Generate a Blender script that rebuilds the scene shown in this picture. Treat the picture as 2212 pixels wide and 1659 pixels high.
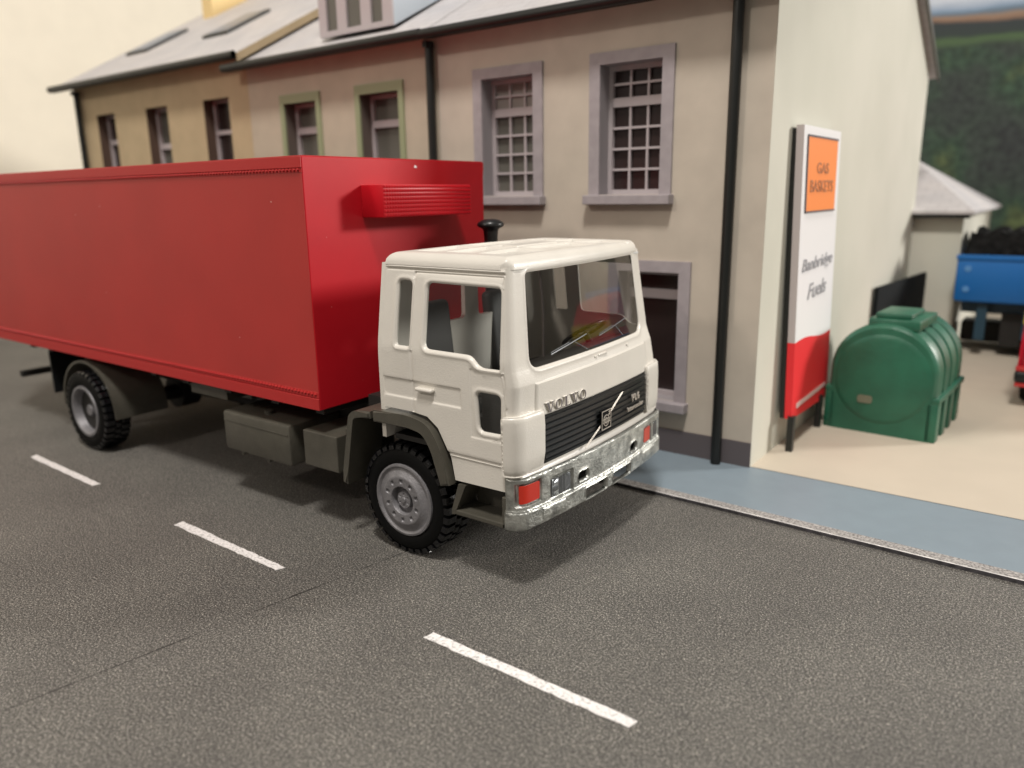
import bpy, bmesh, math, random
import numpy as np
from mathutils import Vector, Matrix
from mathutils.geometry import delaunay_2d_cdt
random.seed(7); RNG = np.random.RandomState(5)
for o in list(bpy.data.objects): bpy.data.objects.remove(o)
scn = bpy.context.scene; COL = scn.collection
PI = math.pi

# ------------------------------------------------------------------ camera
R = np.array([[0.80606946, 0.13116001, -0.57710404],
              [0.59164163, -0.20259006, 0.78033163],
              [-0.01456724, -0.97044027, -0.24090138]])
CAMPOS = Vector((3.974, -5.02, 2.75))
cd = bpy.data.cameras.new('camera'); cam = bpy.data.objects.new('camera', cd); COL.objects.link(cam)
rx, ry, rz = R @ np.array([1, 0, 0]), R @ np.array([0, -1, 0]), R @ np.array([0, 0, -1])
M = Matrix(((rx[0], ry[0], rz[0], CAMPOS.x), (rx[1], ry[1], rz[1], CAMPOS.y), (rx[2], ry[2], rz[2], CAMPOS.z), (0, 0, 0, 1)))
cam.matrix_world = M
cd.sensor_width = 36; cd.sensor_fit = 'HORIZONTAL'; cd.lens = 1661 / 2212 * 36
cd.clip_start = .05; cd.clip_end = 300
cd.dof.use_dof = True; cd.dof.focus_distance = 5.55; cd.dof.aperture_fstop = 0.47
scn.camera = cam

# ------------------------------------------------------------------ world (dim room light)
w = bpy.data.worlds.new('World'); scn.world = w; w.use_nodes = True
nt = w.node_tree; nt.nodes.clear()
out = nt.nodes.new('ShaderNodeOutputWorld'); bg = nt.nodes.new('ShaderNodeBackground')
tc = nt.nodes.new('ShaderNodeTexCoord'); sp = nt.nodes.new('ShaderNodeSeparateXYZ'); rp = nt.nodes.new('ShaderNodeValToRGB')
mr = nt.nodes.new('ShaderNodeMapRange'); mr.inputs['From Min'].default_value = -1
nt.links.new(tc.outputs['Generated'], sp.inputs[0]); nt.links.new(sp.outputs['Z'], mr.inputs['Value'])
gw = nt.nodes.new('ShaderNodeMapRange'); gw.inputs['From Min'].default_value = .1; gw.inputs['From Max'].default_value = -.9
gw.inputs['To Min'].default_value = .38; gw.inputs['To Max'].default_value = .56     # the room wall behind the photographer is paler
nt.links.new(sp.outputs['Y'], gw.inputs['Value']); nt.links.new(gw.outputs[0], bg.inputs['Strength'])
nt.links.new(mr.outputs[0], rp.inputs[0]); nt.links.new(rp.outputs[0], bg.inputs['Color']); nt.links.new(bg.outputs[0], out.inputs['Surface'])
cr = rp.color_ramp; cr.elements[0].position = 0.45; cr.elements[0].color = (.10, .085, .07, 1)
cr.elements[1].position = 1.0; cr.elements[1].color = (.95, .90, .83, 1)
e = cr.elements.new(.56); e.color = (.42, .385, .345, 1)
e = cr.elements.new(.75); e.color = (.80, .75, .68, 1)

def area(name, direction, dist, size, irr, color):
    l = bpy.data.lights.new(name, 'AREA'); l.shape = 'DISK'; l.size = size
    l.energy = irr * PI * dist * dist; l.color = color
    o = bpy.data.objects.new(name, l); COL.objects.link(o)
    d = Vector(direction).normalized(); tgt = Vector((.3, .5, 1.2))
    o.location = tgt + d * dist
    o.rotation_euler = (-d).to_track_quat('-Z', 'Y').to_euler()
    return o
area('ceiling_lamp', (.20, -.40, 1.0), 30, 4.6, 2.75, (1.0, .95, .89))
area('room_lamp_front', (1.0, .93, .48), 60.0, 10.0, 2.65, (1.0, .96, .90))
area('room_lamp_side', (-.45, -1.3, .95), 26, 2.4, .58, (1.0, .90, .80))

scn.view_settings.view_transform = 'Standard'; scn.view_settings.look = 'None'
scn.view_settings.exposure = 0; scn.view_settings.gamma = 1
scn.render.engine = 'CYCLES'

# ------------------------------------------------------------------ material helpers
def mat(name, col, rough=.5, metal=0., nscale=0, namt=0., bump=0., bscale=60, col2=None, spec=None, coat=0, specks=0):
    m = bpy.data.materials.new(name); m.use_nodes = True
    t = m.node_tree; b = t.nodes['Principled BSDF']
    b.inputs['Base Color'].default_value = (*col, 1); b.inputs['Roughness'].default_value = rough; b.inputs['Metallic'].default_value = metal
    if spec is not None: b.inputs['Specular IOR Level'].default_value = spec
    if coat: b.inputs['Coat Weight'].default_value = coat; b.inputs['Coat Roughness'].default_value = .12
    tc = t.nodes.new('ShaderNodeTexCoord')
    if nscale:
        n = t.nodes.new('ShaderNodeTexNoise'); n.inputs['Scale'].default_value = nscale; n.inputs['Detail'].default_value = 5
        t.links.new(tc.outputs['Object'], n.inputs['Vector'])
        r = t.nodes.new('ShaderNodeValToRGB'); c2 = col2 or tuple(c * (1 - namt) for c in col)
        c1 = col if col2 else tuple(min(1, c * (1 + namt)) for c in col)
        r.color_ramp.elements[0].color = (*c2, 1); r.color_ramp.elements[1].color = (*c1, 1)
        r.color_ramp.elements[0].position = .35; r.color_ramp.elements[1].position = .65
        t.links.new(n.outputs['Fac'], r.inputs[0]); t.links.new(r.outputs[0], b.inputs['Base Color'])
    if bump:
        n2 = t.nodes.new('ShaderNodeTexNoise'); n2.inputs['Scale'].default_value = bscale; n2.inputs['Detail'].default_value = 3
        t.links.new(tc.outputs['Object'], n2.inputs['Vector'])
        bp = t.nodes.new('ShaderNodeBump'); bp.inputs['Strength'].default_value = 1; bp.inputs['Distance'].default_value = bump
        t.links.new(n2.outputs['Fac'], bp.inputs['Height']); t.links.new(bp.outputs[0], b.inputs['Normal'])
    if specks:      # lint and dust caught on the paint
        v = t.nodes.new('ShaderNodeTexVoronoi'); v.inputs['Scale'].default_value = specks; t.links.new(tc.outputs['Object'], v.inputs['Vector'])
        src = b.inputs['Base Color'].links[0].from_socket if b.inputs['Base Color'].links else None
        lt = t.nodes.new('ShaderNodeMath'); lt.operation = 'LESS_THAN'; lt.inputs[1].default_value = .020; t.links.new(v.outputs['Distance'], lt.inputs[0])
        mx = t.nodes.new('ShaderNodeMix'); mx.data_type = 'RGBA'; t.links.new(lt.outputs[0], mx.inputs[0])
        if src: t.links.new(src, mx.inputs[6])
        else: mx.inputs[6].default_value = (*col, 1)
        mx.inputs[7].default_value = (.62, .38, .34, 1); t.links.new(mx.outputs[2], b.inputs['Base Color'])
    return m

MAT = {}
MAT['cab'] = mat('cream_white_paint', (.63, .60, .545), .34, nscale=3, namt=.03, bump=.0016, bscale=85, coat=.2)
MAT['cab_in'] = mat('cab_inside', (.55, .55, .53), .6)
MAT['red'] = mat('red_paint', (.47, .008, .016), .40, nscale=2.0, namt=.05, bump=.0004, bscale=90, spec=.28, specks=5)
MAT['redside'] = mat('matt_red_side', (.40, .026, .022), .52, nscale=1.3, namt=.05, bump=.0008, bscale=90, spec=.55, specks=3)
MAT['redtrim'] = mat('red_trim', (.42, .018, .018), .48, spec=.5)
MAT['olive'] = mat('olive_grey_plastic', (.068, .063, .050), .38, nscale=8, namt=.1, bump=.002, bscale=60)
MAT['under'] = mat('dark_underbody', (.010, .009, .008), .6)
MAT['black'] = mat('black_plastic', (.008, .009, .010), .34)
MAT['grille'] = mat('grille_plastic', (.004, .005, .006), .34, spec=.35)
MAT['rubber'] = mat('tyre_rubber', (.003, .003, .003), .6, spec=.12)
MAT['lug'] = mat('tyre_lugs', (.005, .005, .006), .22)
MAT['rim'] = mat('painted_silver_rim', (.20, .195, .205), .48, metal=.35, nscale=14, namt=.12, bump=.004, bscale=70)
MAT['chrome'] = mat('cast_silver_plating', (.43, .44, .415), .38, metal=.9, nscale=11, namt=.35, bump=.007, bscale=46)
MAT['silver'] = mat('silver_foil', (.50, .46, .41), .42, metal=.6)
MAT['letter'] = mat('dark_silver_lettering', (.13, .12, .13), .3, metal=.6)
MAT['lamp'] = mat('headlamp', (.17, .18, .19), .22, metal=.7)
MAT['redlens'] = mat('red_lens', (.50, .022, .008), .28, coat=.3)
MAT['seat'] = mat('seat_dark', (.035, .034, .033), .6)
MAT['dash'] = mat('dash_grey', (.055, .052, .048), .5, bump=.002)

def noise_nodes(t, scale, detail=4, vec=None):
    n = t.nodes.new('ShaderNodeTexNoise'); n.inputs['Scale'].default_value = scale; n.inputs['Detail'].default_value = detail
    if vec is not None: t.links.new(vec, n.inputs['Vector'])
    return n
def ramp(t, fac, stops):
    r = t.nodes.new('ShaderNodeValToRGB'); el = r.color_ramp.elements
    el[0].position, el[0].color = stops[0][0], (*stops[0][1], 1)
    el[1].position, el[1].color = stops[-1][0], (*stops[-1][1], 1)
    for p, c in stops[1:-1]:
        e = el.new(p); e.color = (*c, 1)
    t.links.new(fac, r.inputs[0]); return r
def mix(t, fac, a, b, mode='MIX'):
    m = t.nodes.new('ShaderNodeMix'); m.data_type = 'RGBA'; m.blend_type = mode
    for s, v in ((0, fac), (6, a), (7, b)):
        if hasattr(v, 'links') or hasattr(v, 'is_linked'): t.links.new(v, m.inputs[s])
        else: m.inputs[s].default_value = v if s == 0 else (*v, 1)
    return m.outputs[2]
def math_n(t, op, a, b=None, clamp=False):
    m = t.nodes.new('ShaderNodeMath'); m.operation = op; m.use_clamp = clamp
    for i, v in enumerate((a, b)):
        if v is None: continue
        if isinstance(v, (int, float)): m.inputs[i].default_value = v
        else: t.links.new(v, m.inputs[i])
    return m.outputs[0]

def road_mat():
    m = bpy.data.materials.new('gritty_road_card'); m.use_nodes = True; t = m.node_tree; b = t.nodes['Principled BSDF']
    tc = t.nodes.new('ShaderNodeTexCoord'); O = tc.outputs['Object']
    g1 = noise_nodes(t, 74, 3, O); g2 = noise_nodes(t, 190, 2, O); big = noise_nodes(t, .9, 4, O); med = noise_nodes(t, 14, 4, O)
    base = ramp(t, g1.outputs['Fac'], [(.34, (.033, .032, .029)), (.50, (.086, .083, .077)), (.66, (.235, .228, .212))]).outputs[0]
    fine = ramp(t, g2.outputs['Fac'], [(.34, (.25, .25, .25)), (.5, (.9, .9, .9)), (.66, (2.9, 2.9, 2.9))]).outputs[0]
    c = mix(t, 1.0, base, fine, 'MULTIPLY')
    bigc = ramp(t, big.outputs['Fac'], [(.3, (.84, .82, .80)), (.7, (1.12, 1.10, 1.06))]).outputs[0]
    c = mix(t, 1.0, c, bigc, 'MULTIPLY')
    medc = ramp(t, med.outputs['Fac'], [(.3, (.86, .86, .87)), (.7, (1.12, 1.11, 1.10))]).outputs[0]
    c = mix(t, 1.0, c, medc, 'MULTIPLY')
    v = t.nodes.new('ShaderNodeTexVoronoi'); v.inputs['Scale'].default_value = 60; t.links.new(O, v.inputs['Vector'])
    s1 = t.nodes.new('ShaderNodeSeparateColor'); t.links.new(v.outputs['Color'], s1.inputs[0])
    hot = math_n(t, 'GREATER_THAN', s1.outputs[0], .965)
    near = math_n(t, 'LESS_THAN', v.outputs['Distance'], .22)
    c = mix(t, math_n(t, 'MULTIPLY', hot, near), c, (.62, .58, .50))
    # seam between two sheets of road card: a thin dark break running across the lane
    s = t.nodes.new('ShaderNodeSeparateXYZ'); t.links.new(O, s.inputs[0])
    wob = noise_nodes(t, 3.0, 3, O)
    xl = math_n(t, 'ADD', math_n(t, 'MULTIPLY', s.outputs['Y'], .177), .127)
    d = math_n(t, 'ABSOLUTE', math_n(t, 'SUBTRACT', s.outputs['X'], xl))
    width = math_n(t, 'MULTIPLY', math_n(t, 'SUBTRACT', wob.outputs['Fac'], .40, True), .030)
    seam = math_n(t, 'LESS_THAN', d, width)
    c = mix(t, seam, c, (.010, .009, .008))
    t.links.new(c, b.inputs['Base Color']); b.inputs['Roughness'].default_value = .62
    h = math_n(t, 'ADD', g1.outputs['Fac'], math_n(t, 'MULTIPLY', g2.outputs['Fac'], .6))
    bp = t.nodes.new('ShaderNodeBump'); bp.inputs['Distance'].default_value = .012; bp.inputs['Strength'].default_value = .8
    t.links.new(h, bp.inputs['Height']); t.links.new(bp.outputs[0], b.inputs['Normal'])
    return m
MAT['road'] = road_mat()

def paintline_mat():
    m = bpy.data.materials.new('lane_paint'); m.use_nodes = True; t = m.node_tree; b = t.nodes['Principled BSDF']
    tc = t.nodes.new('ShaderNodeTexCoord'); O = tc.outputs['Object']
    g = noise_nodes(t, 48, 3, O)
    c = ramp(t, g.outputs['Fac'], [(.28, (.30, .29, .28)), (.42, (.66, .64, .63)), (.7, (.84, .81, .80))]).outputs[0]
    t.links.new(c, b.inputs['Base Color']); b.inputs['Roughness'].default_value = .7
    bp = t.nodes.new('ShaderNodeBump'); bp.inputs['Distance'].default_value = .01
    t.links.new(g.outputs['Fac'], bp.inputs['Height']); t.links.new(bp.outputs[0], b.inputs['Normal'])
    return m
MAT['line'] = paintline_mat()
MAT['kerb'] = mat('speckled_kerb', (.44, .42, .40), .6, nscale=55, col2=(.13, .12, .12), bump=.002)
MAT['kerbedge'] = mat('kerb_edge', (.64, .62, .61), .6, nscale=12, namt=.25)
MAT['kerbface'] = mat('kerb_dark_face', (.035, .032, .035), .7, nscale=20, namt=.5)
MAT['pave'] = mat('blue_grey_pavement', (.205, .255, .295), .5, nscale=5, namt=.025, bump=.001)
MAT['fore'] = mat('beige_forecourt', (.50, .44, .355), .7, nscale=2, namt=.02, bump=.001)
MAT['wallA'] = mat('ochre_render', (.47, .365, .225), .75, nscale=3, namt=.05)
MAT['wallB'] = mat('stone_beige_render', (.475, .41, .32), .75, nscale=3, namt=.05)
MAT['wallC'] = mat('pinkish_beige_render', (.515, .455, .38), .75, nscale=3, namt=.05)
MAT['gable'] = mat('pale_gable_render', (.60, .585, .505), .75, nscale=.8, col2=(.555, .545, .465))
MAT['plinth'] = mat('dark_plinth', (.105, .09, .095), .7)
MAT['lilac'] = mat('lilac_grey_trim', (.345, .31, .325), .6, nscale=9, namt=.07)
MAT['frame'] = mat('window_frame_paint', (.46, .41, .42), .5)
MAT['green_trim'] = mat('pale_green_trim', (.29, .32, .19), .6)
MAT['tan_trim'] = mat('tan_corner', (.50, .35, .18), .7)
MAT['pane'] = mat('dark_pane', (.030, .020, .019), .22)
MAT['pane_grey'] = mat('greyish_pane', (.115, .11, .095), .25)
MAT['curtain'] = mat('net_curtain', (.26, .24, .22), .7)
MAT['iron'] = mat('black_gutter', (.009, .010, .009), .4)
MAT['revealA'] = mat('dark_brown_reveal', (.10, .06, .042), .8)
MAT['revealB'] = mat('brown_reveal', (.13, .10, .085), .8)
MAT['revealC'] = mat('shaded_lilac_reveal', (.30, .275, .285), .7)  # grey-lilac jamb shadow put into the reveal colour
MAT['cheek'] = mat('dormer_cheek', (.50, .56, .62), .6)
MAT['chim'] = mat('chimney_render', (.78, .58, .28), .75)
MAT['roomwall'] = mat('cream_room_wall', (.84, .775, .65), .85, nscale=1.5, namt=.02)
MAT['signwhite'] = mat('sign_white', (.86, .85, .86), .4)
MAT['signside'] = mat('sign_edge', (.50, .44, .43), .5)
MAT['orange'] = mat('sign_orange', (.93, .27, .055), .45)
MAT['signred'] = mat('sign_red', (.80, .022, .030), .4)
MAT['signtext'] = mat('sign_text_grey', (.30, .30, .32), .5)
MAT['signtext2'] = mat('sign_text_brown', (.42, .15, .05), .5)
MAT['pinkwhite'] = mat('sign_pinkish_white', (.75, .50, .47), .5)
MAT['tank'] = mat('green_tank', (.016, .105, .060), .40, nscale=3, namt=.15, bump=.004, bscale=14)
MAT['blue'] = mat('blue_trailer', (.008, .135, .43), .42)
MAT['bolt'] = mat('pale_blue_bolt', (.10, .28, .58), .4)
MAT['load'] = mat('black_load', (.010, .010, .010), .9, nscale=10, namt=.5, spec=.1)
MAT['gate'] = mat('matt_black_gate', (.006, .008, .009), .85, spec=.15)
MAT['bluedark'] = mat('dark_blue_chassis', (.015, .05, .08), .5)
MAT['carred'] = mat('car_red', (.42, .006, .022), .3)
MAT['brightred'] = mat('bright_red', (.40, .02, .02), .35)
MAT['yellow'] = mat('yellow_stripe', (.48, .36, .03), .4)
MAT['decal'] = mat('faded_decal', (.14, .15, .10), .5)

def roof_mat():
    m = bpy.data.materials.new('pale_slate_roof'); m.use_nodes = True; t = m.node_tree; b = t.nodes['Principled BSDF']
    tc = t.nodes.new('ShaderNodeTexCoord'); O = tc.outputs['Object']
    br = t.nodes.new('ShaderNodeTexBrick'); br.inputs['Scale'].default_value = 1
    br.inputs['Brick Width'].default_value = .30; br.inputs['Row Height'].default_value = .16; br.inputs['Mortar Size'].default_value = .006
    br.inputs['Color1'].default_value = (.50, .485, .49, 1); br.inputs['Color2'].default_value = (.545, .53, .535, 1); br.inputs['Mortar'].default_value = (.40, .385, .39, 1)
    t.links.new(O, br.inputs['Vector']); n = noise_nodes(t, 1.2, 4, O)
    r = ramp(t, n.outputs['Fac'], [(.3, (.9, .9, .92)), (.7, (1.08, 1.05, 1.03))])
    t.links.new(mix(t, 1.0, br.outputs['Color'], r.outputs[0], 'MULTIPLY'), b.inputs['Base Color'])
    b.inputs['Roughness'].default_value = .55
    return m
MAT['roof'] = roof_mat()
MAT['rooflight'] = mat('roof_window', (.16, .19, .26), .3)

def glass_mat(name, tint, fac_scale=1.0, rough=.03):
    m = bpy.data.materials.new(name); m.use_nodes = True; t = m.node_tree; t.nodes.clear()
    o = t.nodes.new('ShaderNodeOutputMaterial'); tr = t.nodes.new('ShaderNodeBsdfTransparent'); gl = t.nodes.new('ShaderNodeBsdfGlossy')
    tr.inputs[0].default_value = (*tint, 1); gl.inputs['Roughness'].default_value = rough; gl.inputs[0].default_value = (.9, .9, .9, 1)
    lw = t.nodes.new('ShaderNodeLayerWeight'); lw.inputs[0].default_value = .5
    f = math_n(t, 'MULTIPLY', math_n(t, 'ADD', math_n(t, 'MULTIPLY', math_n(t, 'POWER', lw.outputs['Facing'], 4.0), .9), .045), fac_scale, True)
    mx = t.nodes.new('ShaderNodeMixShader'); t.links.new(f, mx.inputs[0]); t.links.new(tr.outputs[0], mx.inputs[1]); t.links.new(gl.outputs[0], mx.inputs[2])
    t.links.new(mx.outputs[0], o.inputs[0]); return m
MAT['glass'] = glass_mat('clear_plastic_glazing', (.90, .90, .89), .75)
MAT['glass_side'] = glass_mat('clear_side_glazing', (.93, .94, .94), .8)

def backdrop_mat():
    m = bpy.data.materials.new('printed_hills'); m.use_nodes = True; t = m.node_tree; b = t.nodes['Principled BSDF']
    tc = t.nodes.new('ShaderNodeTexCoord'); O = tc.outputs['Object']
    s = t.nodes.new('ShaderNodeSeparateXYZ'); t.links.new(O, s.inputs[0])
    mp = t.nodes.new('ShaderNodeMapping'); mp.inputs['Scale'].default_value = (.35, 1, 1); t.links.new(O, mp.inputs[0])
    n = noise_nodes(t, 1.6, 6, mp.outputs[0]); n2 = noise_nodes(t, 6.0, 5, O); n3 = noise_nodes(t, .6, 5, O)
    forest = ramp(t, n3.outputs['Fac'], [(.36, (.028, .034, .035)), (.48, (.035, .050, .042)), (.58, (.032, .064, .041)), (.68, (.075, .10, .042))]).outputs[0]
    tex = ramp(t, n2.outputs['Fac'], [(.3, (.6, .6, .65)), (.7, (1.6, 1.6, 1.5))]).outputs[0]
    forest = mix(t, 1, forest, tex, 'MULTIPLY')
    z = math_n(t, 'ADD', s.outputs['Z'], math_n(t, 'MULTIPLY', math_n(t, 'SUBTRACT', n.outputs['Fac'], .5), .35))
    z = math_n(t, 'ADD', math_n(t, 'ADD', z, .16), math_n(t, 'MULTIPLY', s.outputs['X'], .06))
    zz = math_n(t, 'DIVIDE', z, 10)
    bands = ramp(t, zz, [(.610, (.05, .07, .05)), (.618, (.065, .11, .055)), (.630, (.08, .14, .06)), (.640, (.035, .05, .045)), (.668, (.035, .045, .05)),
                         (.676, (.26, .16, .11)), (.684, (.34, .23, .16)), (.692, (.12, .18, .24)), (.704, (.28, .38, .52)), (.724, (.66, .71, .80))]).outputs[0]
    k = math_n(t, 'MULTIPLY', math_n(t, 'SUBTRACT', zz, .610), 80, True)
    t.links.new(mix(t, k, forest, bands), b.inputs['Base Color']); b.inputs['Roughness'].default_value = .7
    return m
MAT['hills'] = backdrop_mat()

# ------------------------------------------------------------------ object helpers
ROOT = {}
def link(o): COL.objects.link(o); return o
def tag(o, label=None, cat=None, group=None, kind=None):
    if label: o['label'] = label
    if cat: o['category'] = cat
    if group: o['group'] = group
    if kind: o['kind'] = kind
    return o
def thing(name, label, cat, loc=(0, 0, 0), rz=0, group=None):
    o = link(bpy.data.objects.new(name, None)); o.location = loc; o.rotation_euler = (0, 0, rz)
    o.empty_display_size = .2
    ROOT[o.name] = Vector(loc) if rz == 0 else None
    return tag(o, label, cat, group)
def offset_of(parent):
    p = parent
    while p.parent: p = p.parent
    return ROOT.get(p.name)
def finish(name, me, m, parent=None, smooth=None, label=None, local=False, loc=None):
    """mesh given in world coordinates unless local; children are shifted into their root's frame"""
    if parent is not None and not local:
        off = offset_of(parent)
        if off is not None and off.length > 0: me.transform(Matrix.Translation(-off))
    if smooth:
        me.polygons.foreach_set('use_smooth', [True] * len(me.polygons)); me.set_sharp_from_angle(angle=math.radians(smooth))
    for mm in (m if isinstance(m, (list, tuple)) else [m]): me.materials.append(MAT[mm] if isinstance(mm, str) else mm)
    me.name = name
    o = link(bpy.data.objects.new(name, me))
    if parent is not None: o.parent = parent
    elif loc is not None: o.location = loc
    if label: o['label'] = label
    return o

class B:
    def __init__(s): s.bm = bmesh.new()
    def box(s, x0, x1, y0, y1, z0, z1, bev=0, seg=2, mi=0, mtx=None):
        r = bmesh.ops.create_cube(s.bm, size=1)
        vs = r['verts']
        bmesh.ops.transform(s.bm, verts=vs, matrix=Matrix.Translation(((x0 + x1) / 2, (y0 + y1) / 2, (z0 + z1) / 2)) @ Matrix.Diagonal((abs(x1 - x0), abs(y1 - y0), abs(z1 - z0), 1)))
        fs = list({f for v in vs for f in v.link_faces})
        if bev:
            rr = bmesh.ops.bevel(s.bm, geom=list({e for v in vs for e in v.link_edges}), offset=bev, segments=seg, profile=.5, affect='EDGES', clamp_overlap=True)
            fs = list(set(rr['faces']) | {f for f in fs if f.is_valid}); vs = list({v for f in fs for v in f.verts})
        for f in fs: f.material_index = mi
        if mtx is not None: bmesh.ops.transform(s.bm, verts=vs, matrix=mtx)
        return s
    def poly(s, pts, mi=0):
        f = s.bm.faces.new([s.bm.verts.new(p) for p in pts]); f.material_index = mi; return s
    def prism(s, pts, fn, d0, d1, mi=0):
        """pts 2D outline, fn(a,b,d)->3D"""
        n = len(pts); a = [s.bm.verts.new(fn(p[0], p[1], d0)) for p in pts]; b = [s.bm.verts.new(fn(p[0], p[1], d1)) for p in pts]
        fs = [s.bm.faces.new(a), s.bm.faces.new(b[::-1])]
        for i in range(n):
            j = (i + 1) % n; fs.append(s.bm.faces.new((a[j], a[i], b[i], b[j])))
        for f in fs: f.material_index = mi
        return s
    def tube(s, p0, p1, r0, r1=None, n=16, caps=True, mi=0):
        r1 = r0 if r1 is None else r1
        p0, p1 = Vector(p0), Vector(p1); d = (p1 - p0).normalized()
        q = d.to_track_quat('Z', 'Y')
        A = [s.bm.verts.new(p0 + q @ Vector((r0 * math.cos(2 * PI * i / n), r0 * math.sin(2 * PI * i / n), 0))) for i in range(n)]
        C_ = [s.bm.verts.new(p1 + q @ Vector((r1 * math.cos(2 * PI * i / n), r1 * math.sin(2 * PI * i / n), 0))) for i in range(n)]
        fs = []
        for i in range(n):
            j = (i + 1) % n; fs.append(s.bm.faces.new((A[i], A[j], C_[j], C_[i])))
        if caps: fs += [s.bm.faces.new(A[::-1]), s.bm.faces.new(C_)]
        for f in fs: f.material_index = mi
        return s
    def lathe(s, prof, fn, n=48, mi=0, a0=0, a1=2 * PI):
        """prof list (radius, axial); fn(x, z, axial) -> 3D"""
        full = abs(a1 - a0 - 2 * PI) < 1e-6; m = n if full else n + 1
        rings = []
        for r, h in prof:
            rings.append([s.bm.verts.new(fn(r * math.cos(a0 + (a1 - a0) * i / n), r * math.sin(a0 + (a1 - a0) * i / n), h)) for i in range(m)])
        for k in range(len(prof) - 1):
            for i in range(n):
                j = (i + 1) % m
                f = s.bm.faces.new((rings[k][i], rings[k][j], rings[k + 1][j], rings[k + 1][i])); f.material_index = mi
        return s
    def grid(s, nx, ny, fn, mi=0):
        g = [[s.bm.verts.new(fn(i / nx, j / ny)) for j in range(ny + 1)] for i in range(nx + 1)]
        for i in range(nx):
            for j in range(ny):
                f = s.bm.faces.new((g[i][j], g[i + 1][j], g[i + 1][j + 1], g[i][j + 1])); f.material_index = mi
        return s
    def mesh(s, merge=0):
        if merge: bmesh.ops.remove_doubles(s.bm, verts=s.bm.verts, dist=merge)
        bmesh.ops.recalc_face_normals(s.bm, faces=s.bm.faces)
        me = bpy.data.meshes.new('m'); s.bm.to_mesh(me); s.bm.free(); return me
def obj(name, b, m, parent=None, smooth=None, label=None, local=False, merge=0):
    return finish(name, b.mesh(merge), m, parent, smooth, label, local)

def rrect(x0, x1, y0, y1, r, n=4):
    P = []
    for cx, cy, a in ((x1 - r, y0 + r, -PI / 2), (x1 - r, y1 - r, 0), (x0 + r, y1 - r, PI / 2), (x0 + r, y0 + r, PI)):
        for i in range(n + 1): P.append((cx + r * math.cos(a + PI / 2 * i / n), cy + r * math.sin(a + PI / 2 * i / n)))
    return P
def rpoly(pts, r, n=4):
    """round the corners of a polygon"""
    P = []; N = len(pts)
    for i in range(N):
        a, b_, c = Vector(pts[i - 1]), Vector(pts[i]), Vector(pts[(i + 1) % N])
        rr = r[i] if isinstance(r, (list, tuple)) else r
        u, v = (a - b_), (c - b_); k = min(rr, u.length * .45, v.length * .45)
        p, q = b_ + u.normalized() * k, b_ + v.normalized() * k
        for j in range(n + 1):
            t = j / n; P.append(tuple((1 - t) ** 2 * p + 2 * t * (1 - t) * b_ + t * t * q))
    return P
def dens(P, h):
    Q = []
    for i in range(len(P)):
        a, b_ = Vector(P[i]), Vector(P[(i + 1) % len(P)]); k = max(1, int(math.ceil((b_ - a).length / h)))
        for j in range(k): Q.append(tuple(a + (b_ - a) * j / k))
    return Q
def inside(X, Y, P):
    c = np.zeros(X.shape, bool); n = len(P)
    for i in range(n):
        x1, y1 = P[i]; x2, y2 = P[(i + 1) % n]
        if y1 == y2: continue
        cond = ((y1 > Y) != (y2 > Y)) & (X < (x2 - x1) * (Y - y1) / (y2 - y1) + x1)
        c ^= cond
    return c
def distp(X, Y, polys):
    D = np.full(X.shape, 1e9)
    for P in polys:
        n = len(P)
        for i in range(n):
            ax, ay = P[i]; bx, by = P[(i + 1) % n]; dx, dy = bx - ax, by - ay; L = dx * dx + dy * dy + 1e-12
            t = np.clip(((X - ax) * dx + (Y - ay) * dy) / L, 0, 1)
            D = np.minimum(D, np.hypot(X - ax - t * dx, Y - ay - t * dy))
    return D
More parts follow.
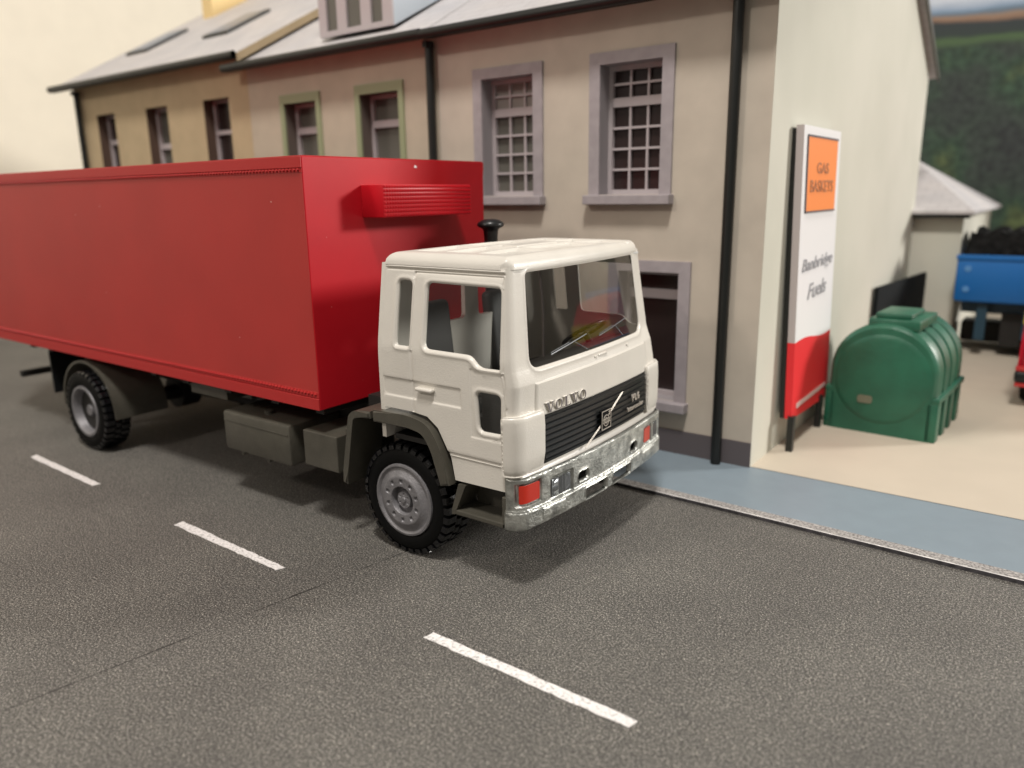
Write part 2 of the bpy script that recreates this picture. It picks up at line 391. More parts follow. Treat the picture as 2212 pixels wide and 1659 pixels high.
def sheet(outer, holes, xs, ys, fmap, thick=.03, relief=None, rings=(), h=.1, clear=0):
    outer = dens(outer, h); holes = [dens(p, h) for p in holes]
    pts = []; edges = []
    for P in [outer] + holes:
        k = len(pts); pts += [tuple(p) for p in P]; edges += [(k + i, k + (i + 1) % len(P)) for i in range(len(P))]
    nb = len(pts)
    extra = []
    for rr in rings:
        for P in holes:
            for i in range(len(P)):
                a, b_, c = Vector(P[i - 1]), Vector(P[i]), Vector(P[(i + 1) % len(P)])
                t = (c - a).normalized(); nrm = Vector((t.y, -t.x)); extra.append(tuple(b_ + nrm * rr)); extra.append(tuple(b_ - nrm * rr))
    X, Y = np.meshgrid(np.array(xs, float), np.array(ys, float)); X = X.ravel(); Y = Y.ravel()
    if clear: ok = distp(X, Y, holes) > clear; X, Y = X[ok], Y[ok]
    if extra:
        E = np.array(extra); X = np.concatenate([E[:, 0], X]); Y = np.concatenate([E[:, 1], Y])
    ok = inside(X, Y, outer)
    for P in holes: ok &= ~inside(X, Y, P)
    X, Y = X[ok], Y[ok]
    D = distp(X, Y, [outer] + holes); ok = D > .0045; X, Y = X[ok], Y[ok]
    pts += list(zip(X.tolist(), Y.tolist()))
    V, Eo, F, *_ = delaunay_2d_cdt([Vector(p) for p in pts], edges, [], 0, 1e-5)
    VX = np.array([v[0] for v in V]); VY = np.array([v[1] for v in V]); F = np.array([f for f in F if len(f) == 3])
    CX = VX[F].mean(1); CY = VY[F].mean(1); ok = inside(CX, CY, outer)
    for P in holes: ok &= ~inside(CX, CY, P)
    F = F[ok]
    d = relief(VX, VY, holes) if relief else np.zeros(len(VX))
    top = [fmap(x, y, k) for x, y, k in zip(VX, VY, d)]
    n = len(top); faces = [tuple(int(i) for i in f) for f in F]
    if thick:
        bot = [fmap(x, y, -thick) for x, y in zip(VX, VY)]
        cnt = {}
        for f in faces:
            for i in range(3):
                a, b_ = f[i], f[(i + 1) % 3]; cnt[(a, b_)] = 1
        fb = [(f[2] + n, f[1] + n, f[0] + n) for f in faces]
        side = [(b_, a, a + n, b_ + n) for (a, b_) in cnt if (b_, a) not in cnt]
        faces = faces + fb + side; top = top + bot
    me = bpy.data.meshes.new('m'); me.from_pydata([tuple(p) for p in top], [], faces); me.validate(); me.update()
    bm = bmesh.new(); bm.from_mesh(me); bmesh.ops.recalc_face_normals(bm, faces=bm.faces)
    lv = [v for v in bm.verts if not v.link_faces]; bmesh.ops.delete(bm, geom=lv, context='VERTS'); bm.to_mesh(me); bm.free()
    return me

def text_mesh(body, x0, x1, y0, y1, fmap, depth=.006, shear=0, bold=0, spacing=1):
    c = bpy.data.curves.new('t', 'FONT'); c.body = body; c.size = 1; c.extrude = .02; c.shear = shear; c.offset = bold; c.space_character = spacing
    c.resolution_u = 4
    o = link(bpy.data.objects.new('t', c)); bpy.context.view_layer.update()
    dg = bpy.context.evaluated_depsgraph_get(); me = bpy.data.meshes.new_from_object(o.evaluated_get(dg))
    bpy.data.objects.remove(o); bpy.data.curves.remove(c)
    vs = me.vertices; mx0 = min(v.co.x for v in vs); mx1 = max(v.co.x for v in vs); my0 = min(v.co.y for v in vs); my1 = max(v.co.y for v in vs)
    me.materials.clear()
    for v in vs:
        a = (v.co.x - mx0) / (mx1 - mx0); b_ = (v.co.y - my0) / (my1 - my0)
        v.co = fmap(x0 + a * (x1 - x0), y0 + b_ * (y1 - y0), depth if v.co.z > 0 else 0)
    return me
def ss(a, b_, x): t = np.clip((x - a) / (b_ - a), 0, 1); return t * t * (3 - 2 * t)

# ================================================================== SETTING
KH = .03
def kerb_v(u): return 1.165 - .0236 * (u - .76)
b = B(); b.poly([(-22, -9, 0), (12, -9, 0), (12, kerb_v(12) + .02, 0), (-22, kerb_v(-22) + .02, 0)])
tag(obj('road', b, 'road'), kind='structure')
b = B()   # kerb: dark card edge, pale arris and a speckled top strip
N = 90; rowA, rowB, rowC, rowD = [], [], [], []
for i in range(N + 1):
    u = -22 + 34 * i / N; j = RNG.uniform(-.004, .004)
    k = kerb_v(u); rowA.append((u, k + j, -.005)); rowB.append((u, k + j + .004, KH)); rowC.append((u, k + .014 + j, KH + .003)); rowD.append((u, k + .125, KH + .003))
for ra, rb, mi in ((rowA, rowB, 0), (rowB, rowC, 1), (rowC, rowD, 2)):
    for i in range(N): b.poly([ra[i], ra[i + 1], rb[i + 1], rb[i]], mi)
tag(obj('kerb', b, ['kerbface', 'kerbedge', 'kerb'], merge=1e-5), kind='structure')
def rough_sheet(name, m, y0f, y1f, z, xs):
    b = B(); n = len(xs)
    for i in range(n - 1):
        b.poly([(xs[i], y0f(xs[i]), z), (xs[i + 1], y0f(xs[i + 1]), z), (xs[i + 1], y1f(xs[i + 1]), z), (xs[i], y1f(xs[i]), z)])
    return obj(name, b, m, merge=1e-5)
tag(rough_sheet('pavement', 'pave', lambda u: kerb_v(u) + .124, lambda u: 2.315, KH, list(np.linspace(-22, 12, 20))), kind='structure')
tag(rough_sheet('forecourt', 'fore', lambda u: 2.30, lambda u: 17.2, KH + .004, [1.30, 12]), kind='structure')

def lane_mark(pts, label):
    # rough edged painted dash
    P = dens(pts, .05); P = [(x + RNG.uniform(-.0045, .0045), y + RNG.uniform(-.0055, .0055)) for x, y in P]
    cx = sum(p[0] for p in P) / len(P); cy = sum(p[1] for p in P) / len(P)
    b = B(); b.prism([(x - cx, y - cy) for x, y in P], lambda a, c, d: (a, c, d), 0, .004)
    o = obj('lane_marking', b, 'line'); o.location = (cx, cy, .001)
    tag(o, label, 'road marking', 'white dashes along the lane')
lane_mark([(.896, -1.849), (2.368, -1.858), (2.384, -1.780), (.909, -1.770)], 'longest white road dash, in the foreground ahead of the lorry cab')
lane_mark([(-2.064, -1.801), (-.643, -1.815), (-.618, -1.748), (-2.076, -1.716)], 'middle white road dash, beside the gap between the lorry wheels')
lane_mark([(-5.095, -1.712), (-3.622, -1.746), (-3.61, -1.675), (-5.115, -1.632)], 'blurred white road dash below the lorry rear wheel')

b = B(); b.box(-19.2, -19.0, -14, 30, -.5, 22)
tag(obj('room_wall', b, 'roomwall'), 'plain cream room wall far behind the left end of the terrace', 'wall')
b = B(); b.box(-3, 8, 17.0, 17.05, -.2, 8.2)
tag(obj('scenic_backdrop', b, 'hills'), 'printed backdrop board of dark wooded hills, fields and pale sky', 'backdrop')

# ================================================================== HOUSES
WV = 2.28
def wallmap(x, y, d): return (x, WV - d, y)
def house(name, label, u0, u1, eave, wallm, reveal, wins, doors, pipes, roofslope=.54, gable=None, plinth=True, trim='lilac', dormer=None, lights=(), chimney=None, over=(0.0, 0.0)):
    t = thing(name, label, 'house', ((u0 + u1) / 2, WV, KH), group='houses of the terrace')
    V1 = 9.9; base = KH - .01
    holes = [[(a, c), (b_, c), (b_, d), (a, d)] for a, b_, c, d in [w['o'] for w in wins]] + [[(a, base + .01), (b_, base + .01), (b_, d), (a, d)] for a, b_, d in doors]
    xs = np.arange(u0 + .3, u1, .6); ys = np.arange(.3, eave, .6)
    me = sheet([(u0, base), (u1, base), (u1, eave + .08), (u0, eave + .08)], holes, xs, ys, wallmap, thick=.24, h=.6)
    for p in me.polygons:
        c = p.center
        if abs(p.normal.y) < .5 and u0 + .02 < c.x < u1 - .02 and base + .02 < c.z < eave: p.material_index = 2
    bm = bmesh.new(); bm.from_mesh(me)
    # side and rear walls, gable ends following the roof pitch
    mid = (WV - .18 + V1 + .18) / 2; rz = eave + roofslope * (mid - WV + .02)
    for uu, sgn, mi in ((u0, -1, 0), (u1, 1, 1 if gable else 0)):
        P = [(uu, WV + .002 if (sgn > 0 and gable) else WV + .24, base), (uu, V1, base), (uu, V1, eave + .02), (uu, mid, rz), (uu, WV + .002 if (sgn > 0 and gable) else WV + .24, eave + .02)]
        off = .003 if (sgn > 0 and gable) else -.003
        Q = [(p[0] + sgn * off, p[1], p[2]) for p in P]; S = [(p[0] - sgn * .24, p[1], p[2]) for p in P]
        a = [bm.verts.new(p) for p in Q]; c = [bm.verts.new(p) for p in S]
        nf = [bm.faces.new(a), bm.faces.new(c[::-1])] + [bm.faces.new((a[(i + 1) % 5], a[i], c[i], c[(i + 1) % 5])) for i in range(5)]
        for f in nf: f.material_index = mi
    a = [bm.verts.new(p) for p in ((u0 + .24, V1, base), (u1 - .24, V1, base), (u1 - .24, V1, eave), (u0 + .24, V1, eave))]; bm.faces.new(a)
    bmesh.ops.recalc_face_normals(bm, faces=bm.faces); bm.to_mesh(me); bm.free()
    wo = finish('wall', me, [wallm, gable or wallm, reveal], t)
    # roof
    b = B(); th = .07; ov = .22; e0 = eave + .02
    ra, rb = u0 - over[0], u1 + over[1]
    y0 = WV - ov; z0 = e0 - roofslope * (ov - .03); y1 = 2 * mid - y0; zr = z0 + roofslope * (mid - y0)
    prof = [(y0, z0), (mid, zr), (y1, z0), (y1, z0 + th), (mid, zr + th), (y0, z0 + th)]
    b.prism(prof, lambda p, q, d: (d, p, q), ra, rb)
    ro = obj('roof', b, 'roof', t)
    b = B(); b.box(ra + .01, rb - .01, y0 - .015, y0 - .003, z0 - .02, z0 + th * .7)
    b.lathe([(.055, ra), (.055, rb)], lambda x, z, h: (h, y0 - .055 + x * .9, z0 + .035 + z), n=14)
    obj('gutter', b, 'iron', t, smooth=40)
    if over[1] > .05:
        b = B()
        for s in (0, 1):
            P = [(y0 - .01, z0 - .05), (mid, zr - .05), (mid, zr + th - .01), (y0 - .01, z0 + th - .01)] if s == 0 else [(mid, zr - .05), (y1, z0 - .05), (y1, z0 + th - .01), (mid, zr + th - .01)]
            b.prism(P, lambda p, q, d: (d, p, q), rb + .001, rb + .028)
        obj('bargeboard', b, 'olive' if gable else 'wallA', t)
    for pu in pipes:
        b = B(); b.tube((pu, WV - .075, KH - .015), (pu, WV - .075, z0 - .02), .052, n=14)
        b.box(pu - .03, pu + .03, WV - .16, WV - .02, z0 - .09, z0 - .02)
        obj('downpipe', b, 'iron', t, smooth=40)
    if plinth:
        b = B(); edges = sorted([(a, b_) for a, b_, d in doors]); x = u0
        for a, b_ in edges + [(u1, u1)]:
            if a - x > .01: b.box(x, a, WV - .012, WV + .01, KH - .005, .285)
            x = b_
        obj('plinth', b, 'plinth', t)
    for w in wins:
        a, b_, c, d = w['o']; rec = WV + .20; fw = w.get('fw', .045)
        f = B()
        f.box(a, a + fw, rec - .03, rec + .02, c, d); f.box(b_ - fw, b_, rec - .03, rec + .02, c, d)
        f.box(a + fw, b_ - fw, rec - .03, rec + .02, c, c + fw * 1.1); f.box(a + fw, b_ - fw, rec - .03, rec + .02, d - fw, d)
        tz = w['tz']; f.box(a + fw, b_ - fw, rec - .032, rec + .02, tz[0], tz[1])
        if w.get('grid'):
            mw = .011; W_ = b_ - a - 2 * fw
            for i in (1, 2):
                xx = a + fw + W_ * i / 3
                f.box(xx - mw, xx + mw, rec - .02, rec + .01, tz[1], d - fw); f.box(xx - mw, xx + mw, rec - .02, rec + .01, c + fw, tz[0])
            zz = (tz[1] + d - fw) / 2; f.box(a + fw, b_ - fw, rec - .0215, rec + .009, zz - mw, zz + mw)
            for i in (1, 2, 3):
                zz = c + fw + (tz[0] - c - fw) * i / 4; f.box(a + fw, b_ - fw, rec - .0215, rec + .009, zz - mw, zz + mw)
        wf = obj('window', f, 'frame', t)
        p = B(); p.box(a + .02, b_ - .02, rec + .022, rec + .03, c + .02, d - .02); obj('pane', p, w.get('pm', 'pane'), wf)
        if w.get('curtain'):
            cu = B(); x0, x1, q0, q1 = w['curtain']; cu.box(x0, x1, rec + .008, rec + .018, q0, q1); obj('curtain', cu, 'curtain', wf)
        if w.get('trim') != 'wallA':
            tm = w.get('trim', trim); sw = .085 if tm == 'green_trim' else .125
            s = sheet([(a - sw, c - .02), (b_ + sw, c - .02), (b_ + sw, d + .115), (a - sw, d + .115)], [[(a, c - .005), (b_, c - .005), (b_, d), (a, d)]], [], [], wallmap, thick=-.028, h=3)
            finish('window_surround', s, tm, wf)
        sl = B(); sl.box(a - .145, b_ + .15, WV - .12, WV + .19, c - .10, c - .004, bev=.008); obj('sill', sl, w.get('sillm', 'lilac'), wf)
    for a, b_, d in doors:
        p = B(); p.box(a + .02, b_ - .02, WV + .10, WV + .15, KH, d - .02); do = obj('door', p, 'plinth', t)
        p = B()
        for q in (0, 1): p.box(a + .12, b_ - .12, WV + .085, WV + .0995, .3 + q * .85, .95 + q * .75)
        obj('door_panel', p, 'under', do)
    for (a, b_, v0, v1, k) in lights:
        zf = lambda v: z0 + roofslope * (v - y0) + th
        p = B(); p.prism([(v0, zf(v0) + .05), (v0, zf(v0) - .01), (v1, zf(v1) - .01), (v1, zf(v1) + .05)], lambda y, z, dd: (dd, y, z), a, b_)
        rl = obj('roof_window', p, 'iron', t)
        p = B(); p.prism([(v0 + .06, zf(v0 + .06) + .056), (v0 + .06, zf(v0 + .06) + .052), (v1 - .06, zf(v1 - .06) + .052), (v1 - .06, zf(v1 - .06) + .056)], lambda y, z, dd: (dd, y, z), a + .06, b_ - .06)
        obj('pane', p, 'rooflight', rl)
    if chimney:
        a, b_, v0, v1 = chimney; p = B(); p.box(a, b_, v0, v1, 5.5, 8.2); p.box(a - .06, b_ + .06, v0 - .06, v1 + .06, 8.2, 8.35)
        for q in (.3, .7): p.tube(((a + b_) / 2, v0 + (v1 - v0) * q, 8.35), ((a + b_) / 2, v0 + (v1 - v0) * q, 8.75), .11, .09)
        obj('chimney', p, 'chim', t)
    if dormer:
        a, b_, zb, zt = dormer; v0 = WV - .005
        p = B(); vb = lambda z: (z - z0 - th) / roofslope + y0
        cheek = [(v0 + .03, zb), (vb(zt) + .02, zt), (v0 + .03, zt)]
        p.prism(cheek, lambda y, z, dd: (dd, y, z), b_ - .05, b_, 0); p.prism(cheek, lambda y, z, dd: (dd, y, z), a, a + .05, 0)
        dm = obj('dormer', p, 'cheek', t)
        gaps = [(a + .14, a + .345), (a + .515, a + .78), (a + .955, a + 1.16)]
        me = sheet([(a, zb), (b_, zb), (b_, zt), (a, zt)], [[(x, zb + .065), (y, zb + .065), (y, zt - .12), (x, zt - .12)] for x, y in gaps], [], [], lambda x, y, d: (x, v0 - d, y), thick=.03, h=3)
        df = finish('dormer_window', me, 'frame', dm)
        p = B()
        for x, y in gaps: p.box(x - .01, y + .01, v0 + .032, v0 + .036, zb + .05, zt - .1)
        finish('dormer_pane', p.mesh(), 'pane_grey', dm)
        p = B(); p.box(a - .1, b_ + .1, v0 - .12, vb(zt) + .2, zt + .002, zt + .09); finish('dormer_roof', p.mesh(), 'roof', dm)
    return t

G = dict(grid=True)
house('terraced_house', 'cream end house with lilac small-paned sash windows and blank pale gable', -2.45, 1.54, 4.57, 'wallC', 'revealC',
      [dict(o=(-1.78, -1.07, 2.72, 4.0), tz=(3.60, 3.69), pm='pane_grey', curtain=(-1.735, -1.115, 3.69, 3.955), **G),
       dict(o=(-.234, .459, 2.72, 4.0), tz=(3.60, 3.69), pm='pane', **G),
       dict(o=(.02, .705, .60, 1.94), tz=(1.645, 1.745), pm='pane')],
      [(-1.75, -.95, 2.0)], [1.209], gable='gable', over=(.0, .10))
house('terraced_house', 'beige middle house with pale green window surrounds and a white dormer', -6.10, -2.452, 4.58, 'wallB', 'revealB',
      [dict(o=(-5.30, -4.63, 2.72, 4.0), tz=(3.60, 3.69), pm='pane_grey', trim='green_trim'),
       dict(o=(-3.78, -3.09, 2.72, 4.0), tz=(3.60, 3.69), pm='pane_grey', trim='green_trim'),
       dict(o=(-5.3, -4.6, .62, 1.95), tz=(1.6, 1.7), pm='pane_grey', trim='green_trim')],
      [(-3.9, -3.05, 2.05)], [-2.50], dormer=(-4.463, -3.137, 4.752, 6.05), over=(.18, 0))
house('terraced_house', 'ochre far house with plain dark windows, roof lights and a chimney', -11.30, -6.103, 4.74, 'wallA', 'revealA',
      [dict(o=(-10.56, -9.95, 2.85, 4.2), tz=(3.7, 3.78), pm='pane', trim='wallA', sillm='wallA'),
       dict(o=(-8.92, -8.28, 2.85, 4.2), tz=(3.55, 3.64), pm='pane_grey', trim='wallA', sillm='wallA', curtain=(-8.6, -8.32, 2.9, 3.5)),
       dict(o=(-7.26, -6.60, 2.85, 4.2), tz=(3.7, 3.76), pm='pane', trim='wallA', sillm='wallA', fw=.03),
       dict(o=(-7.5, -6.8, .62, 1.95), tz=(1.6, 1.7), pm='pane', trim='wallA')],
      [(-9.2, -8.35, 2.05)], [-11.05], lights=((-11.0, -10.3, 3.2, 4.1, 0), (-8.5, -7.8, 3.2, 4.1, 0)), chimney=(-10.82, -10.5, 4.8, 5.65), over=(.30, .12))

# rear outbuilding with a hipped roof
t = thing('outbuilding', 'low cream outbuilding with pale hipped roof behind the gable end', 'outbuilding', (1.0, 10, KH))
b = B(); b.box(-1.5, 2.30, 9.93, 14.2, KH - .01, 2.30); obj('wall', b, 'gable', t)
b = B(); e = 2.36
b.poly([(-2, 9.70, e), (2.46, 9.70, e), (1.08, 12.0, 3.30), (-2, 12.0, 3.30)]); b.poly([(2.46, 9.70, e), (2.46, 14.4, e), (1.08, 12.0, 3.30)])
b.poly([(2.46, 14.4, e), (-2, 14.4, e), (-2, 12.0, 3.30), (1.08, 12.0, 3.30)])
b.poly([(-2, 9.70, e - .05), (2.46, 9.70, e - .05), (2.46, 14.4, e - .05), (-2, 14.4, e - .05)]); b.poly([(-2, 9.70, e), (2.46, 9.70, e), (2.46, 9.70, e - .05), (-2, 9.70, e - .05)]); b.poly([(2.46, 9.70, e), (2.46, 14.4, e), (2.46, 14.4, e - .05), (2.46, 9.70, e - .05)])
obj('roof', b, 'roof', t, merge=1e-5)
b = B(); b.box(1.56, 2.40, 9.74, 9.80, 2.24, 2.305); obj('gutter', b, 'iron', t)

# black panel leaning by the gable
b = B()
P0, P1 = (1.575, 7.20), (1.80, 9.86)
b.prism([(P0[0], P0[1]), (P0[0] + .05, P0[1]), (P1[0] + .05, P1[1]), (P1[0], P1[1])], lambda x, y, d: (x, y, d), KH + .004, 1.33)
tag(obj('gate', b, 'gate'), 'black gate panel against the gable wall behind the green tank', 'gate')

# ================================================================== SIGN
t = thing('price_sign', 'tall white sign with orange panel and red foot beside the gable', 'sign', (1.70, 3.65, KH))
ZB, ZT = .385, 3.35
def sg(x, z, d): return (1.715 - .060 * (z - ZB) / (ZT - ZB) + d, 2.99 + x - .03 * (z - ZB), z)
SW = 1.36; nseg = 24
def wave(x): return 1.205 + .022 * math.sin(2 * PI * x / SW) - .05 * x / SW
def strip(mb, top, bot, d0, d1, mi=0):
    P = [(SW * i / nseg, bot(SW * i / nseg)) for i in range(nseg + 1)] + [(SW * i / nseg, top(SW * i / nseg)) for i in range(nseg, -1, -1)]
    mb.prism(P, sg, d0, d1, mi)
b = B(); strip(b, lambda x: ZT, wave, -.075, 0); me = b.mesh()
o = finish('sign_panel', me, ['signwhite', 'signside'], t)
for p in me.polygons:
    if abs(p.normal.y) > .8: p.material_index = 1
b = B(); strip(b, wave, lambda x: ZB - .03 * x, -.075, .0); obj('red_panel', b, 'signred', t, label='red lower part of the sign')
b = B(); b.prism([(.13, 2.53), (1.20, 2.53), (1.22, 3.245), (.13, 3.245)], sg, .002, .010); op = obj('orange_panel', b, 'orange', t)
b = B()
for P in ([(.12, 3.247), (1.23, 3.247), (1.23, 3.266), (.12, 3.266)], [(.12, 2.512), (1.21, 2.512), (1.21, 2.528), (.12, 2.528)], [(.112, 2.53), (.127, 2.53), (.127, 3.25), (.112, 3.25)]): b.prism(P, sg, .002, .014)
obj('panel_edge', b, 'plinth', op)
finish('lettering', text_mesh('GAS', .45, .88, 2.90, 3.01, lambda x, y, d: sg(x, y, .012 + d), .003, bold=.01), 'signtext2', t)
finish('lettering', text_mesh('BASKETS', .24, 1.08, 2.715, 2.835, lambda x, y, d: sg(x, y, .012 + d), .003, bold=.01), 'signtext2', t)
finish('lettering', text_mesh('Banbridge', .12, 1.26, 1.885, 2.055, lambda x, y, d: sg(x, y - .01 + .02 * x, .003 + d), .003, shear=.25, bold=.012), 'signtext', t)
finish('lettering', text_mesh('Fuels', .36, 1.06, 1.60, 1.765, lambda x, y, d: sg(x, y + .03 * x, .003 + d), .003, shear=.3, bold=.012), 'signtext', t)
b = B(); b.prism([(.14, .475), (1.25, .50), (1.25, .54), (.14, .53)], sg, .002, .006); obj('pale_stripe', b, 'pinkwhite', t)
b = B(); strip(b, lambda x: ZT - .03, lambda x: ZB - .0, -.125, -.080); obj('backing', b, 'iron', t)
for x in (.0, 1.06):
    b = B(); b.box(1.68, 1.745, 2.965 + x, 3.035 + x, KH, .42); obj('leg', b, 'iron', t)

# ================================================================== GREEN TANK
t = thing('oil_tank', 'dark green ribbed heating oil tank on the beige forecourt', 'tank', (2.34, 4.12, KH), math.radians(-3))
def arch(w, zc, top, n=24, base=0):
    return [(-w, base)] + [(-w * math.cos(PI * i / n), zc + (top - zc) * math.sin(PI * i / n)) for i in range(n + 1)] + [(w, base)]
ribs = [q * 1.14 for q in (0, .03, .05, .24, .27, .30, .33, .54, .57, .60, .63, .84, .87, .90, .93, 1.14, 1.17, 1.20)]
hi =   [-.05, -.012, 0, 0, -.075, -.075, 0, 0, -.075, -.075, 0, 0, -.075, -.075, 0, 0, -.012, -.05]
b = B(); rings = []
for y, h in zip(ribs, hi):
    P = arch(.56 + h * .7, .72, 1.27 + h); rings.append([b.bm.verts.new((x, y, z)) for x, z in P])
for k in range(len(rings) - 1):
    for i in range(len(rings[0]) - 1): b.bm.faces.new((rings[k][i], rings[k][i + 1], rings[k + 1][i + 1], rings[k + 1][i]))
b.bm.faces.new(rings[0]); b.bm.faces.new(rings[-1][::-1])
for x in (-1, 1):       # side ledge and buttresses
    b.box(x * .50, x * .60, .0, 1.38, .43, .50, bev=.015)
    for y in (0, .35, .70, 1.08): b.box(x * .47, x * .595, y, y + .17, .0, .45, bev=.02)
obj('body', b, 'tank', t, smooth=35, local=True)
b = B(); b.box(-.21, .32, .05, .90, 1.20, 1.315, bev=.02); b.box(-.15, .22, .10, .72, 1.315, 1.372, bev=.015); obj('lid', b, 'tank', t, smooth=35, local=True)
b = B(); b.lathe([(.001, -.026), (.20, -.023), (.35, -.016), (.45, -.008), (.50, -.002), (.52, .012)], lambda x, z, h: (x, h - .004, .64 + z), n=48); obj('end_panel', b, 'tank', t, local=True, smooth=60)
b = B(); b.prism(rrect(-.10, .06, -.045, .045, .03), lambda x, z, d: (x - .13, d, .40 + z), -.030, -.01); obj('sticker', b, 'decal', t, local=True)

# ================================================================== BLUE TRAILER
t = thing('trailer', 'blue flat-sided trailer carrying a black load at the far end of the forecourt', 'trailer', (2.3, 9.4, KH))
X0, Y0 = 2.33, 9.42
b = B(); b.box(X0, X0 + 3.6, Y0, Y0 + 1.9, .92, 1.665, bev=.05)
b.box(X0 - .01, X0 + 3.61, Y0 - .02, Y0 + .04, 1.60, 1.68, bev=.01)
obj('body', b, 'blue', t, smooth=35)
for zz in (1.13, 1.46):
    b = B(); b.tube((X0 + .17, Y0 - .012, zz), (X0 + .17, Y0 + .01, zz), .05, n=12); obj('bolt', b, 'bolt', t, smooth=35)
b = B()
b.grid(46, 14, lambda p, q: (X0 + .06 + 3.4 * p, Y0 + .1 + 1.6 * q, 1.66 + (.34 + .09 * math.sin(p * 37) * math.cos(q * 9 + p * 20) if 0 < p < 1 and 0 < q < 1 else 0) + RNG.uniform(-.03, .03)))
obj('load', b, 'load', t)
b = B(); b.box(X0 + .1, X0 + 3.5, Y0 + .3, Y0 + 1.6, .72, .915); b.box(X0 + 1.0, X0 + 1.3, Y0 + .1, Y0 + .5, .35, .8)
b.box(X0 + .35, X0 + .5, Y0 + .1, Y0 + .2, .3, .9)
obj('chassis', b, 'bluedark', t)
b = B(); b.box(X0 + .05, X0 + 3.5, Y0 + 1.1, Y0 + 1.6, .10, .46, bev=.04); b.box(X0 + .7, X0 + 1.0, Y0 + .25, Y0 + .5, .2, .74); b.box(X0 + 1.9, X0 + 2.1, Y0 + .3, Y0 + .6, .15, .74); obj('underside_dark_fill', b, 'under', t)  # dark boxes added for the shadow and dark chassis below the trailer
for x in (1.5, 2.9):
    for y in (.12, 1.5):
        b = B(); b.lathe([(0, 0), (.2, 0), (.34, .01), (.38, .05), (.38, .23), (.34, .27), (0, .27)], lambda a, c, h: (X0 + x + a, Y0 + y + h, .42 + c), n=28)
        obj('wheel', b, 'rubber', t, smooth=40)

# ================================================================== RED VEHICLE (only its rear corner is in the frame)
t = thing('red_car', 'red car with black bumper and yellow stripe at the right edge', 'car', (4.3, 6.35, KH))
prof = [(6.31, .34), (6.27, .60), (6.28, 1.12), (6.38, 1.34), (6.75, 1.62), (8.6, 1.62), (9.1, 1.12), (9.9, 1.0), (9.95, .34)]
b = B(); b.prism([(a, c) for a, c in prof], lambda y, z, d: (d + (.02 if z < 1.2 else (.12 if z > 1.5 else .03)) * (1 if d < 4.2 else -1), y, z), 3.47, 5.07)
bmesh.ops.bevel(b.bm, geom=[e for e in b.bm.edges if abs(e.verts[0].co.x - e.verts[1].co.x) < .2], offset=.06, segments=3, affect='EDGES')
obj('body', b, 'carred', t, smooth=40)
b = B(); b.box(3.47, 5.07, 6.21, 6.45, .36, .50, bev=.03); obj('bumper', b, 'black', t, smooth=40)
b = B(); b.box(3.485, 5.055, 6.215, 6.30, .31, .355); b.box(3.475, 5.065, 6.215, 6.34, .505, .56, bev=.01); obj('bumper_stripe', b, 'brightred', t)
b = B(); b.box(3.485, 5.05, 6.255, 6.45, 1.08, 1.27, bev=.02); obj('yellow_band', b, 'yellow', t)
for x in (3.53, 4.80):
    for y in (6.72, 9.1):
        b = B(); b.lathe([(0, 0), (.2, 0), (.29, .01), (.32, .05), (.32, .18), (.29, .21), (0, .21)], lambda a, c, h: (x + h, y + a, .355 + c), n=28)
        obj('wheel', b, 'rubber', t, smooth=40)

# ================================================================== LORRY
truck = thing('lorry', 'toy box lorry with cream cab and plain red cargo body parked on the road', 'lorry', (-2.5, 0, 0))
W0, RC, FR = 1.09, .07, 1.065           # half width, corner radius, front plane at the corners
SA = W0 - RC; ARC = RC * PI / 2; UA = FR - RC
SREAR = SA + ARC + (UA + .13)
def wh(z): return 1 - .085 * min(1, max(0, (z - 1.66) / .61)) if z > 1.66 else 1
def rake(z): return float(np.interp(z, [1.20, 1.50, 1.62, 2.27], [0, .022, .060, .132]))
def outline(s, W=W0, r=RC, F=FR):
    """reference plan of the cab skin: arc position -> point, outward normal"""
    sg_ = -1 if s < 0 else 1; a = abs(s); sa = W - r; ar = r * PI / 2
    if a <= sa: return F, s, 1.0, 0.0
    if a <= sa + ar:
        th = (a - sa) / r; return F - r + r * math.cos(th), sg_ * (sa + r * math.sin(th)), math.cos(th), sg_ * math.sin(th)
    return F - r - (a - sa - ar), sg_ * W, 0.0, sg_ * 1.0
def cabm(s, z, d):
    u, v, nx, ny = outline(s); u += nx * d; v += ny * d
    wgt = float(np.clip((u - .88) / (FR - .88), 0, 1)); k = wh(z)
    u = u - rake(z) * wgt + .052 * (1 - (v / W0) ** 2) * float(ss(.85, FR - .01, u)) - v * wgt * (.014 + .034 * float(ss(1.25, 1.65, z)))
    return (u, v * k, z)
def sn(u, side=-1): return side * (SA + ARC + (UA - u))      # arc position of a point on the flank

